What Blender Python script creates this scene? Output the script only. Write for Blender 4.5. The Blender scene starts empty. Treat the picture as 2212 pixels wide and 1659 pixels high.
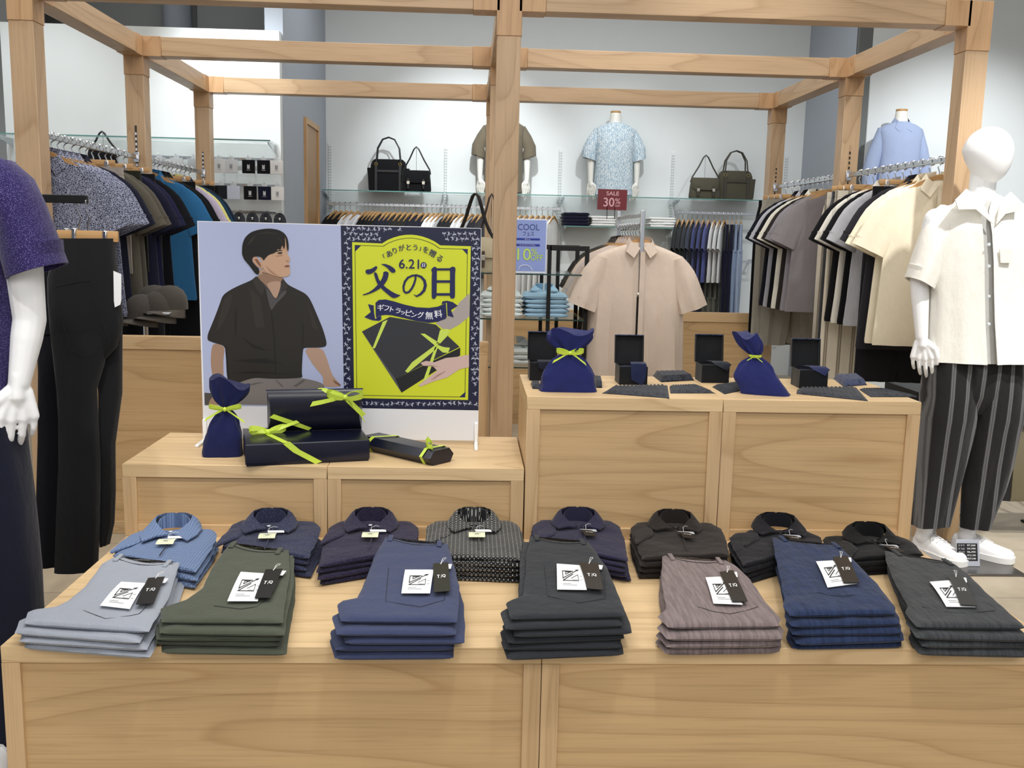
import bpy, bmesh, math, random
from mathutils import Vector, Matrix, noise as mnoise
from mathutils.geometry import tessellate_polygon
R_ = math.radians
random.seed(11)
SC = bpy.context.scene
COL = SC.collection

# ------------------------------------------------------------------ camera
IW, IH, FPX = 2212, 1659, 2062.0
YAW, PITCH, ROLL, CAMZ = -0.046, -0.1528, 0.0225, 1.40
def cam_axes():
    cy, sy, cp, sp = math.cos(YAW), math.sin(YAW), math.cos(PITCH), math.sin(PITCH)
    f = Vector((-sy*cp, cy*cp, sp)); r = Vector((cy, sy, 0)); u = r.cross(f)
    cr, sr = math.cos(ROLL), math.sin(ROLL)
    return cr*r + sr*u, -sr*r + cr*u, f
AR, AU, AF = cam_axes()
CAM = Vector((0, 0, CAMZ))
cd = bpy.data.cameras.new('camera'); cam = bpy.data.objects.new('camera', cd); COL.objects.link(cam)
cd.sensor_fit = 'HORIZONTAL'; cd.sensor_width = 36.0; cd.lens = FPX / IW * 36.0
cd.clip_start = 0.05; cd.clip_end = 60
cam.matrix_world = Matrix((( AR.x, AU.x, -AF.x, 0), (AR.y, AU.y, -AF.y, 0), (AR.z, AU.z, -AF.z, CAMZ), (0, 0, 0, 1)))
SC.camera = cam
def ray(px, py): return AF + AR*((px - IW/2)/FPX) + AU*((IH/2 - py)/FPX)
def aY(px, py, Y): d = ray(px, py); return CAM + d*(Y/d.y)          # point of a view ray on the plane y = Y
def aZ(px, py, Z): d = ray(px, py); return CAM + d*((Z - CAMZ)/d.z) # ... on the level z = Z
def aX(px, py, X): d = ray(px, py); return CAM + d*(X/d.x)

# ------------------------------------------------------------------ world, lights, exposure
wd = bpy.data.worlds.new('world'); SC.world = wd; wd.use_nodes = True
wd.node_tree.nodes['Background'].inputs[0].default_value = (0.93, 0.96, 1.0, 1)
wd.node_tree.nodes['Background'].inputs[1].default_value = 0.42
SC.view_settings.view_transform = 'Standard'; SC.view_settings.look = 'None'
SC.view_settings.gamma = 1.0; SC.view_settings.exposure = 0.30
SC.view_settings.use_curve_mapping = False
def area(name, loc, sx, sy, power, col=(1, .97, .93), aim=None):
    l = bpy.data.lights.new(name, 'AREA'); l.shape = 'RECTANGLE'; l.size = sx; l.size_y = sy; l.energy = power; l.color = col
    o = bpy.data.objects.new(name, l); COL.objects.link(o); o.location = loc
    if aim is not None: o.rotation_euler = (Vector(aim) - Vector(loc)).to_track_quat('-Z', 'Y').to_euler()
    return o
def spot(name, loc, aim, power, ang=50, blend=.7, rad=.05, col=(1, .98, .95)):
    l = bpy.data.lights.new(name, 'SPOT'); l.energy = power; l.spot_size = R_(ang); l.spot_blend = blend; l.shadow_soft_size = rad; l.color = col
    o = bpy.data.objects.new(name, l); COL.objects.link(o); o.location = loc
    o.rotation_euler = (Vector(aim) - Vector(loc)).to_track_quat('-Z', 'Y').to_euler()
    return o
area('offscreen_area_light', (0.3, 1.6, 3.95), 4.0, 2.2, 62)
area('offscreen_area_light', (0.3, 5.2, 3.95), 4.6, 2.4, 70)
area('offscreen_area_light', (0.8, 8.4, 3.95), 4.0, 1.0, 26, (.95, .98, 1))
area('offscreen_area_light', (0.2, -1.6, 3.1), 3.6, 1.2, 60, aim=(0.2, 2.4, 0.2))  # fill light added behind the camera to brighten the table fronts
# track spots: over the table, the mannequins, the walls
spot('track_spot', (0.5, 0.9, 3.8), (0.3, 2.5, .55), 85, 62, .9, .12)
spot('track_spot', (-0.9, 1.2, 3.8), (-0.9, 2.7, .6), 45, 50, .9, .12)
spot('track_spot', (2.6, 2.6, 3.8), (2.35, 4.1, 1.35), 330, 36, .7, .06)
spot('track_spot', (3.4, 1.8, 3.8), (2.45, 3.5, 0.0), 300, 36, .6, .08)
area('offscreen_area_light', (-2.5, 3.6, 3.95), 1.2, 1.6, 26)  # extra area light added to lift the floor of the left aisle
spot('track_spot', (-1.3, 1.0, 3.6), (-1.5, 2.9, 1.0), 90, 34, .6, .05)
spot('track_spot', (0.2, 7.6, 3.8), (-.1, 9.9, 1.95), 270, 52, .9, .06, (.93, .98, 1))
spot('track_spot', (1.6, 7.6, 3.8), (1.5, 9.9, 1.7), 110, 52, .9, .06, (.93, .98, 1))
spot('track_spot', (3.0, 7.4, 3.8), (2.7, 9.8, 1.7), 60, 52, .9, .06, (.93, .98, 1))
spot('track_spot', (-1.9, 6.2, 3.8), (-1.7, 7.7, 2.3), 200, 56, .9, .06, (.93, .98, 1))
spot('track_spot', (-3.2, 6.0, 3.8), (-3.3, 7.7, 1.9), 90, 60, .9, .06, (.93, .98, 1))
spot('track_spot', (4.0, 6.0, 3.8), (4.4, 8.4, 1.8), 330, 56, .9, .06, (.95, .98, 1))
spot('track_spot', (3.1, 4.0, 3.8), (2.2, 5.3, 1.1), 110, 60, .9, .08)
spot('track_spot', (1.3, 3.6, 3.8), (1.0, 6.0, 1.2), 90, 50, .9, .08)

# ------------------------------------------------------------------ colour / material helpers
def s2l(c):
    return tuple((x/12.92 if x <= .04045 else ((x+.055)/1.055)**2.4) for x in c)
def hexc(h):
    h = h.lstrip('#'); return s2l(tuple(int(h[i:i+2], 16)/255 for i in (0, 2, 4)))
MATS = {}
class NT:
    def __init__(s, name, rough=.6, metal=0, spec=.5):
        s.m = bpy.data.materials.new(name); s.m.use_nodes = True; s.t = s.m.node_tree; s.n = s.t.nodes
        s.b = s.n['Principled BSDF']; s.b.inputs['Roughness'].default_value = rough
        s.b.inputs['Metallic'].default_value = metal; s.b.inputs['Specular IOR Level'].default_value = spec
    def new(s, typ, **kw):
        nd = s.n.new(typ)
        for k, v in kw.items():
            if k in ('i',):
                for a, b in v.items(): nd.inputs[a].default_value = b
            else: setattr(nd, k, v)
        return nd
    def link(s, a, b): s.t.links.new(a, b)
    def coord(s, scale=(1, 1, 1), rot=(0, 0, 0), rnd=False):
        c = s.new('ShaderNodeTexCoord'); mp = s.new('ShaderNodeMapping')
        mp.inputs['Scale'].default_value = scale; mp.inputs['Rotation'].default_value = rot
        if rnd:
            oi = s.new('ShaderNodeObjectInfo'); mu = s.new('ShaderNodeVectorMath', operation='SCALE'); mu.inputs['Scale'].default_value = 7.0
            cb = s.new('ShaderNodeCombineXYZ'); 
            for k in range(3): s.link(oi.outputs['Random'], cb.inputs[k])
            s.link(cb.outputs[0], mu.inputs[0]); ad = s.new('ShaderNodeVectorMath', operation='ADD')
            s.link(c.outputs['Object'], ad.inputs[0]); s.link(mu.outputs[0], ad.inputs[1]); s.link(ad.outputs[0], mp.inputs['Vector'])
        else: s.link(c.outputs['Object'], mp.inputs['Vector'])
        return mp.outputs[0]
    def noise(s, vec, scale, detail=2, rough=.5):
        n = s.new('ShaderNodeTexNoise'); n.inputs['Scale'].default_value = scale; n.inputs['Detail'].default_value = detail; n.inputs['Roughness'].default_value = rough
        s.link(vec, n.inputs['Vector']); return n.outputs[0]
    def ramp(s, fac, stops, interp='LINEAR'):
        r = s.new('ShaderNodeValToRGB'); r.color_ramp.interpolation = interp
        el = r.color_ramp.elements
        while len(el) > 1: el.remove(el[0])
        el[0].position = stops[0][0]; el[0].color = (*stops[0][1], 1)
        for p, c in stops[1:]:
            e = el.new(p); e.color = (*c, 1)
        s.link(fac, r.inputs[0]); return r.outputs[0]
    def mix(s, fac, a, b, mode='MIX'):
        m = s.new('ShaderNodeMix', data_type='RGBA', blend_type=mode)
        for sock, v in ((m.inputs[0], fac), (m.inputs[6], a), (m.inputs[7], b)):
            if isinstance(v, (int, float)): sock.default_value = v
            elif isinstance(v, tuple): sock.default_value = (*v[:3], 1)
            else: s.link(v, sock)
        return m.outputs[2]
    def math(s, op, a, b=None):
        m = s.new('ShaderNodeMath', operation=op)
        for k, v in ((0, a), (1, b)):
            if v is None: continue
            if isinstance(v, (int, float)): m.inputs[k].default_value = v
            else: s.link(v, m.inputs[k])
        return m.outputs[0]
    def bump(s, h, strength=.3, dist=.002):
        b = s.new('ShaderNodeBump'); b.inputs['Strength'].default_value = strength; b.inputs['Distance'].default_value = dist
        s.link(h, b.inputs['Height']); s.link(b.outputs[0], s.b.inputs['Normal'])
    def base(s, c):
        if isinstance(c, tuple): s.b.inputs['Base Color'].default_value = (*c[:3], 1)
        else: s.link(c, s.b.inputs['Base Color'])
def plain(name, hx, rough=.5, metal=0, spec=.5, var=.06):
    k = ('plain', name)
    if k in MATS: return MATS[k]
    t = NT(name, rough, metal, spec); c = hexc(hx)
    if var:
        v = t.noise(t.coord(), 6, 3); t.base(t.mix(v, tuple(x*(1-var) for x in c), tuple(min(1, x*(1+var)) for x in c)))
    else: t.base(c)
    MATS[k] = t.m; return t.m
def wood(axis='x', tone='#cfb087', name=None, cath=True):
    k = ('wood', axis, tone)
    if k in MATS: return MATS[k]
    t = NT(name or 'oak_veneer', .42, 0, .4); c = hexc(tone)
    dk = (c[0]*.84, c[1]*.80, c[2]*.75); lt = (min(1, c[0]*1.05), min(1, c[1]*1.05), min(1, c[2]*1.05)); md = (c[0]*.93, c[1]*.92, c[2]*.9)
    rot = {'x': (0.04, .09, .07), 'y': (.09, .03, .07), 'z': (.09, .07, .03)}[axis]
    st = {'x': (.14, 1, 1), 'y': (1, .14, 1), 'z': (1, 1, .14)}[axis]
    v = t.coord(st, rot, rnd=True)
    wn = t.noise(v, 3.4, 1.6, .45); fr = t.math('FRACT', t.math('MULTIPLY', wn, 13.0))
    col = t.ramp(fr, [(0, c), (.25, lt), (.6, c), (.86, md), (.95, dk), (1, c)])
    fs = {'x': (2.2, 110, 110), 'y': (110, 2.2, 110), 'z': (110, 110, 2.2)}[axis]
    fn = t.noise(t.coord(fs, rnd=True), 1.6, 3, .65)
    col = t.mix(.5, col, t.ramp(fn, [(.3, (.72, .69, .64)), (.5, (1, 1, 1)), (.8, (1.06, 1.05, 1.03))]), 'MULTIPLY')
    big = t.noise(t.coord((.5, .5, .5), rnd=True), 3, 1)
    col = t.mix(.5, col, t.ramp(big, [(.3, (.9, .88, .86)), (.7, (1.04, 1.04, 1.04))]), 'MULTIPLY')
    t.base(col); t.bump(fn, .08, .001); MATS[k] = t.m; return t.m
def fabric(name, hx, kind='plain', hx2=None, rough=.92, scale=1.0):
    k = ('fab', name, hx, kind, hx2, scale)
    if k in MATS: return MATS[k]
    t = NT(name, rough, 0, .18); c = hexc(hx); c2 = hexc(hx2) if hx2 else c
    t.b.inputs['Sheen Weight'].default_value = .12; t.b.inputs['Sheen Roughness'].default_value = .5
    fine = t.noise(t.coord(), 420*scale, 2, .6)
    big = t.noise(t.coord(rnd=True), 5, 2)
    col = t.mix(big, tuple(x*.93 for x in c), tuple(min(1, x*1.07) for x in c))
    h = fine
    def sep(vec):
        q = t.new('ShaderNodeSeparateXYZ'); t.link(vec, q.inputs[0]); return q.outputs
    if kind == 'check':      # little gauze checks
        q = sep(t.coord((1, 1, 1))); f = 2*math.pi/.0075*scale
        a = t.math('SINE', t.math('MULTIPLY', q[0], f)); b = t.math('SINE', t.math('MULTIPLY', q[1], f))
        m = t.math('MAXIMUM', a, b); h = m
        fc = t.new('ShaderNodeMath', operation='MULTIPLY', use_clamp=True); t.link(t.math('ADD', m, -.35), fc.inputs[0]); fc.inputs[1].default_value = 1.1
        col = t.mix(t.math('MULTIPLY', fc.outputs[0], .8), col, c2)
    elif kind == 'seersucker':   # small light stitches
        v = t.new('ShaderNodeTexVoronoi'); v.inputs['Scale'].default_value = 190*scale; t.link(t.coord((1, 1.5, 1.5)), v.inputs['Vector'])
        h = v.outputs[0]; col = t.mix(t.ramp(v.outputs[0], [(.12, (1, 1, 1)), (.32, (0, 0, 0))]), col, c2)
    elif kind == 'dots':
        q = sep(t.coord((1, 1, 1))); f = math.pi/.0115*scale
        yy = t.math('SQRT', t.math('ADD', t.math('POWER', t.math('ABSOLUTE', q[1]), 2), t.math('POWER', t.math('ABSOLUTE', q[2]), 2)))
        a = t.math('ABSOLUTE', t.math('SINE', t.math('MULTIPLY', q[0], f))); b = t.math('ABSOLUTE', t.math('SINE', t.math('MULTIPLY', yy, f)))
        d = t.math('MULTIPLY', a, b); a2 = t.math('ABSOLUTE', t.math('COSINE', t.math('MULTIPLY', q[0], f))); b2 = t.math('ABSOLUTE', t.math('COSINE', t.math('MULTIPLY', yy, f)))
        d2 = t.math('MULTIPLY', a2, b2)
        m = t.math('GREATER_THAN', t.math('MAXIMUM', d, t.math('MULTIPLY', d2, .97)), .93); col = t.mix(m, col, c2)
        ring = t.math('MULTIPLY', t.math('GREATER_THAN', d, .55), t.math('LESS_THAN', d, .72)); col = t.mix(t.math('MULTIPLY', ring, .45), col, c2)
    elif kind == 'floral':
        v = t.new('ShaderNodeTexVoronoi', feature='DISTANCE_TO_EDGE'); v.inputs['Scale'].default_value = 120*scale; t.link(t.coord(), v.inputs['Vector'])
        n2 = t.noise(t.coord(), 260*scale, 2)
        col = t.mix(t.ramp(v.outputs[0], [(.02, (1, 1, 1)), (.16, (0, 0, 0))]), col, c2); col = t.mix(t.ramp(n2, [(.55, (0, 0, 0)), (.62, (1, 1, 1))]), col, c2)
    elif kind in ('pinstripe', 'stripe', 'widestripe', 'slub'):
        q = sep(t.coord()); 
        if kind == 'pinstripe':
            m = t.math('GREATER_THAN', t.math('SINE', t.math('MULTIPLY', q[0], 2*math.pi/.006*scale)), .55); col = t.mix(t.math('MULTIPLY', m, .5), col, c2); h = t.math('SINE', t.math('MULTIPLY', q[0], 2*math.pi/.006))
        elif kind == 'slub':
            n3 = t.noise(t.coord((150, 12, 12)), 1.0, 3, .6); h = n3; col = t.mix(t.ramp(n3, [(.38, (0, 0, 0)), (.62, (1, 1, 1))]), tuple(x*.78 for x in c), tuple(min(1, x*1.15) for x in c))
        else:
            per = .040 if kind == 'stripe' else .075
            sx = t.math('SINE', t.math('MULTIPLY', q[0], 2*math.pi/per*scale)); m = t.math('GREATER_THAN', sx, .62)
            fl = t.math('GREATER_THAN', t.math('SINE', t.math('MULTIPLY', q[0], 2*math.pi/per*scale*7)), -.2)
            col = t.mix(t.math('MULTIPLY', t.math('MULTIPLY', m, .85), t.math('ADD', t.math('MULTIPLY', fl, .5), .5)), col, c2)
    elif kind == 'ikat':
        w = t.new('ShaderNodeTexWave', wave_type='BANDS'); 
        for kk, vv in (('Scale', 14*scale), ('Distortion', 9), ('Detail', 3), ('Detail Scale', 4)): w.inputs[kk].default_value = vv
        t.link(t.coord((1, 1, .6)), w.inputs['Vector']); col = t.mix(t.ramp(w.outputs[1], [(.35, (0, 0, 0)), (.6, (1, 1, 1))]), col, c2)
    elif kind == 'jacquard':
        v = t.new('ShaderNodeTexVoronoi'); v.inputs['Scale'].default_value = 70*scale; t.link(t.coord(), v.inputs['Vector']); h = v.outputs[0]
        col = t.mix(t.ramp(v.outputs[0], [(.3, (0, 0, 0)), (.45, (1, 1, 1))]), col, c2)
    col = t.mix(.35, col, t.ramp(fine, [(.3, (.72, .72, .72)), (.7, (1.1, 1.1, 1.1))]), 'MULTIPLY')
    wr = t.noise(t.coord((1, 1, .45), (.1, .2, .1), rnd=True), 17, 3, .55)
    b0 = t.new('ShaderNodeBump'); b0.inputs['Strength'].default_value = .55; b0.inputs['Distance'].default_value = .012; t.link(wr, b0.inputs['Height'])
    b1 = t.new('ShaderNodeBump'); b1.inputs['Strength'].default_value = .35; b1.inputs['Distance'].default_value = .0012; t.link(h, b1.inputs['Height']); t.link(b0.outputs[0], b1.inputs['Normal']); t.link(b1.outputs[0], t.b.inputs['Normal'])
    t.base(col); MATS[k] = t.m; return t.m
def glossy(name, hx, rough=.2, metal=0): return plain(name, hx, rough, metal, .5, 0)
CHROME = plain('brushed_chrome', '#c9ccd0', .22, 1.0, .5, .03)
BLACKM = plain('matt_black_metal', '#121315', .45, .4)
WHITEP = plain('white_plastic', '#eef0f2', .35)
WX, WY, WZ = wood('x'), wood('y'), wood('z')
PX_, PZ_, PY_ = wood('x', '#c3a685', 'frame_oak'), wood('z', '#c3a685', 'frame_oak'), wood('y', '#c3a685', 'frame_oak')
HANGW = wood('x', '#c39a68', 'hanger_wood')
def glassmat():
    t = NT('shelf_glass', .02, 0, .5); t.base((.78, .93, .90)); t.b.inputs['Transmission Weight'].default_value = 1.0; t.b.inputs['IOR'].default_value = 1.45; t.b.inputs['Alpha'].default_value = .45
    return t.m
GLASS = glassmat()
GEDGE = plain('glass_edge_green', '#5f8f8a', .15)

# ------------------------------------------------------------------ mesh helpers
class MB:
    """collects geometry; build() links it as one mesh object"""
    def __init__(s): s.v = []; s.f = []; s.mi = []; s.cur = 0
    def mat(s, i): s.cur = i; return s
    def add(s, vs, fs):
        o = len(s.v); s.v += [tuple(p) for p in vs]; s.f += [tuple(i+o for i in f) for f in fs]; s.mi += [s.cur]*len(fs); return s
    def box(s, x0, x1, y0, y1, z0, z1):
        return s.add([(x, y, z) for z in (z0, z1) for y in (y0, y1) for x in (x0, x1)],
                     [(0, 2, 3, 1), (4, 5, 7, 6), (0, 1, 5, 4), (2, 6, 7, 3), (0, 4, 6, 2), (1, 3, 7, 5)])
    def bbox(s, x0, x1, y0, y1, z0, z1, b=.003, seg=2, M=None):
        bm = bmesh.new(); bmesh.ops.create_cube(bm, size=1)
        for v in bm.verts: v.co = Vector(((x0+x1)/2 + v.co.x*(x1-x0), (y0+y1)/2 + v.co.y*(y1-y0), (z0+z1)/2 + v.co.z*(z1-z0)))
        b = min(b, abs(x1-x0)*.45, abs(y1-y0)*.45, abs(z1-z0)*.45)
        bmesh.ops.bevel(bm, geom=list(bm.edges), offset=b, segments=seg, affect='EDGES', profile=.6)
        if M: bm.transform(M)
        bm.verts.ensure_lookup_table(); bm.verts.index_update()
        s.add([v.co[:] for v in bm.verts], [[v.index for v in f.verts] for f in bm.faces]); bm.free(); return s
    def loft(s, rings, closed=True, cap0=True, cap1=True):
        n = len(rings[0]); vs = [p for r in rings for p in r]; fs = []
        for i in range(len(rings)-1):
            for j in range(n if closed else n-1):
                a = i*n+j; b = i*n+(j+1) % n; fs.append((a, b, b+n, a+n))
        if closed and cap0: fs.append(tuple(reversed(range(n))))
        if closed and cap1: fs.append(tuple((len(rings)-1)*n + j for j in range(n)))
        return s.add(vs, fs)
    def tube(s, pts, r, seg=8, cap=True, flat=None):
        pts = [Vector(p) for p in pts]; rings = []; up = None
        for i, p in enumerate(pts):
            d = (pts[min(i+1, len(pts)-1)] - pts[max(i-1, 0)]).normalized()
            if up is None: up = Vector((0, 0, 1)) if abs(d.z) < .9 else Vector((1, 0, 0))
            a = d.cross(up)
            if a.length < 1e-5: a = d.cross(Vector((0, 1, 0)))
            a.normalize(); b = a.cross(d).normalized(); up = b
            rr = r[i] if isinstance(r, (list, tuple)) else r
            fa, fb = flat if flat else (1, 1)
            rings.append([p + a*math.cos(t)*rr*fa + b*math.sin(t)*rr*fb for t in [2*math.pi*k/seg for k in range(seg)]])
        return s.loft(rings, True, cap, cap)
    def prism(s, poly, o, ex, ey, th):
        """poly: list of (a,b) in plane o + a*ex + b*ey, extruded by th along ex x ey"""
        ex = Vector(ex); ey = Vector(ey); o = Vector(o); n = ex.cross(ey).normalized(); N = len(poly)
        tr = tessellate_polygon([[Vector((a, b, 0)) for a, b in poly]])
        A = [o + ex*a + ey*b for a, b in poly]; B = [p + n*th for p in A]
        fs = [tuple(t) for t in tr] + [tuple(i+N for i in reversed(t)) for t in tr] + [(i, (i+1) % N, (i+1) % N+N, i+N) for i in range(N)]
        return s.add(A+B, fs)
    def flat(s, poly3):
        tr = tessellate_polygon([[Vector(p) for p in poly3]]); return s.add(poly3, [tuple(t) for t in tr])
    def lathe(s, prof, seg=24, c=(0, 0, 0), sx=1, sy=1):
        return s.loft([[(c[0]+r*sx*math.cos(2*math.pi*k/seg), c[1]+r*sy*math.sin(2*math.pi*k/seg), c[2]+z) for k in range(seg)] for r, z in prof])
    def ball(s, c, r, seg=16, rings=10):
        rx, ry, rz = r if isinstance(r, tuple) else (r, r, r)
        R = []
        for i in range(rings+1):
            t = math.pi*i/rings; q = max(math.sin(t), .001)
            R.append([(c[0]+rx*q*math.cos(2*math.pi*k/seg), c[1]+ry*q*math.sin(2*math.pi*k/seg), c[2]-rz*math.cos(t)) for k in range(seg)])
        return s.loft(R)
    def ribbon(s, pts, wdir, w, th=.0006):
        """thin strip following pts, width w along wdir (vector or list)"""
        rings = []
        for i, p in enumerate(pts):
            p = Vector(p); d = (Vector(pts[min(i+1, len(pts)-1)]) - Vector(pts[max(i-1, 0)])).normalized()
            wv = Vector(wdir[i] if isinstance(wdir, list) else wdir).normalized(); ww = w[i] if isinstance(w, list) else w
            n = d.cross(wv).normalized(); rings.append([p-wv*ww/2, p+wv*ww/2, p+wv*ww/2+n*th, p-wv*ww/2+n*th])
        return s.loft(rings)
    def build(s, name, mats, parent=None, smooth=True, loc=None, rot=None, ang=40):
        me = bpy.data.meshes.new(name); me.from_pydata(s.v, [], s.f)
        mats = mats if isinstance(mats, (list, tuple)) else [mats]
        for m in mats: me.materials.append(m)
        me.polygons.foreach_set('material_index', s.mi)
        bm = bmesh.new(); bm.from_mesh(me); bmesh.ops.recalc_face_normals(bm, faces=bm.faces)
        if smooth:
            ca = math.radians(ang)
            for f in bm.faces: f.smooth = True
            for e in bm.edges:
                if len(e.link_faces) == 2 and e.calc_face_angle(0) > ca: e.smooth = False
        bm.to_mesh(me); bm.free(); me.update()
        o = bpy.data.objects.new(name, me); COL.objects.link(o)
        if parent: o.parent = parent
        if loc: o.location = loc
        if rot: o.rotation_euler = rot
        return o
def tag(o, label, cat, group=None, kind=None):
    if label: o['label'] = label
    if cat: o['category'] = cat
    if group: o['group'] = group
    if kind: o['kind'] = kind
    return o
def thing(name, label, cat, loc=(0, 0, 0), rz=0, group=None):
    o = bpy.data.objects.new(name, None); COL.objects.link(o); o.empty_display_size = .05
    o.location = loc; o.rotation_euler = (0, 0, rz); return tag(o, label, cat, group)
def dup(root, loc=None, rz=None, label=None, group=None, mats=None, scale=None):
    r = root.copy(); COL.objects.link(r)
    if loc is not None: r.location = loc
    if rz is not None: r.rotation_euler = (0, 0, rz) if not isinstance(rz, tuple) else rz
    if scale is not None: r.scale = scale
    if label: r['label'] = label
    if group: r['group'] = group
    def kids(a, b):
        for ch in [c for c in a.children]:
            if ch.name.startswith('__'): continue
            c = ch.copy(); COL.objects.link(c); c.parent = b; kids(ch, c)
    kids(root, r); return r
ORD1 = ['first', 'second', 'third', 'fourth', 'fifth', 'sixth', 'seventh', 'eighth', 'ninth', 'tenth', 'eleventh', 'twelfth', 'thirteenth', 'fourteenth', 'fifteenth', 'sixteenth', 'seventeenth', 'eighteenth', 'nineteenth', 'twentieth']
def ordn(i): return ORD1[i] if i < 20 else ('twenty-' + ORD1[i-20] if i < 29 else 'thirtieth' if i == 29 else 'thirty-' + ORD1[i-30])
def struct(name, mb, m, **k):
    o = mb.build(name, m, None, **k); o['kind'] = 'structure'; return o
def textmesh(s, size, font=None):
    """returns verts, faces of filled text in the xy plane, left-bottom at origin, and width/height"""
    cu = bpy.data.curves.new('t', 'FONT'); cu.body = s; cu.size = size; cu.resolution_u = 5
    o = bpy.data.objects.new('t', cu); COL.objects.link(o)
    dg = bpy.context.evaluated_depsgraph_get(); me = bpy.data.meshes.new_from_object(o.evaluated_get(dg))
    vs = [v.co.copy() for v in me.vertices]; fs = [tuple(p.vertices) for p in me.polygons]
    bpy.data.objects.remove(o); bpy.data.curves.remove(cu); bpy.data.meshes.remove(me)
    if not vs: return [], [], 0, 0
    x0 = min(v.x for v in vs); x1 = max(v.x for v in vs); y0 = min(v.y for v in vs); y1 = max(v.y for v in vs)
    return [Vector((v.x-x0, v.y-y0, 0)) for v in vs], fs, x1-x0, y1-y0
def puttext(mb, s, o, ex, ey, w=None, h=None, bold=0):
    """text filling box w (x h) at point o (lower left) along ex / ey"""
    vs, fs, tw, th = textmesh(s, 1.0)
    if not vs: return
    kx = (w/tw) if w else h/th; ky = (h/th) if h else kx
    if w is None: kx = ky
    ex = Vector(ex); ey = Vector(ey); o = Vector(o)
    offs = [(0, 0)] if not bold else [(0, 0), (bold, 0), (-bold, 0), (0, bold), (0, -bold)]
    nn = ex.cross(ey).normalized()
    for i, (a, b) in enumerate(offs): mb.add([o + ex*(v.x*kx+a) + ey*(v.y*ky+b) + nn*(.00006*i) for v in vs], fs)

# ------------------------------------------------------------------ room shell
def floormat():
    t = NT('stone_floor_tile', .38, 0, .4)
    q = t.coord(); br = t.new('ShaderNodeTexBrick'); br.offset = 0.0
    for kk, vv in (('Scale', 1.0), ('Mortar Size', .003), ('Brick Width', .6), ('Row Height', .6)): br.inputs[kk].default_value = vv
    br.inputs['Color1'].default_value = (*hexc('#b9ad99'), 1); br.inputs['Color2'].default_value = (*hexc('#b4a893'), 1); br.inputs['Mortar'].default_value = (*hexc('#8d8578'), 1)
    t.link(q, br.inputs['Vector']); n = t.noise(q, 9, 5, .6)
    t.base(t.mix(.6, br.outputs[0], t.ramp(n, [(.3, (.82, .81, .8)), (.7, (1.08, 1.08, 1.08))]), 'MULTIPLY')); return t.m
struct('floor', MB().box(-9, 9, -3, 14, -.1, 0), floormat())
WALLM = plain('white_wall_paint', '#dfe3e3', .7, 0, .3, .02); GREYW = plain('blue_grey_wall_paint', '#a9b0ba', .7, 0, .3, .02)
DKW = plain('dark_grey_paint', '#6e7170', .8, 0, .3, .02); MIDW = plain('mid_grey_paint', '#a2a6a6', .8, 0, .3, .02)
struct('ceiling', MB().box(-9, 9, -3, 14, 4.25, 4.35), plain('ceiling_paint', '#b9bab8', .8))
struct('wall_back', MB().box(-1.48, 3.5, 10.0, 10.1, 0, 4.25), WALLM)
struct('wall_left', MB().box(-3.58, -1.49, 7.7, 7.8, 0, 2.92), WALLM)
struct('wall_side', MB().box(-1.62, -1.48, 7.8, 10.0, 0, 4.25), GREYW)
struct('wall_recess', MB().mat(0).box(-2.46, -1.68, 9.0, 9.1, 0, 4.25).mat(1).box(-9, -2.9, 9.2, 9.3, 0, 4.25).mat(0).box(-3.6, -1.68, 9.15, 9.25, 0, 4.25), [MIDW, DKW])
struct('wall_far_left', MB().box(-9, -3.62, 8.5, 8.6, 0, 4.25), MIDW)
struct('trim_1', MB().tube([(-2.62, 8.95, 0), (-2.62, 8.95, 4.25)], .12, 20), GREYW)
struct('wall_side', MB().box(3.42, 3.6, 8.75, 10.0, 0, 4.25), GREYW)
struct('trim_2', MB().box(3.42, 3.54, 8.70, 8.76, 0, 4.25), DKW)
struct('wall_right', MB().box(3.54, 8.0, 8.68, 8.78, 0, 4.25), WALLM)
# narrow opening in the side wall with its oak lining
d0 = aX(656, 252, -1.478).y; d1 = aX(685, 278, -1.478).y
md = MB()
md.box(-1.5, -1.455, d0, d0+.05, 0, 2.4).box(-1.5, -1.455, d1-.05, d1, 0, 2.4).box(-1.499, -1.456, d0+.05, d1-.05, 2.35, 2.4)
struct('door_1', md, wood('z', '#c39c6e', 'door_oak'), smooth=False)
struct('door_2', MB().box(-1.479, -1.47, d0+.05, d1-.05, 0, 2.35), wood('z', '#b08a5c', 'door_leaf_oak'), smooth=False)
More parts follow.
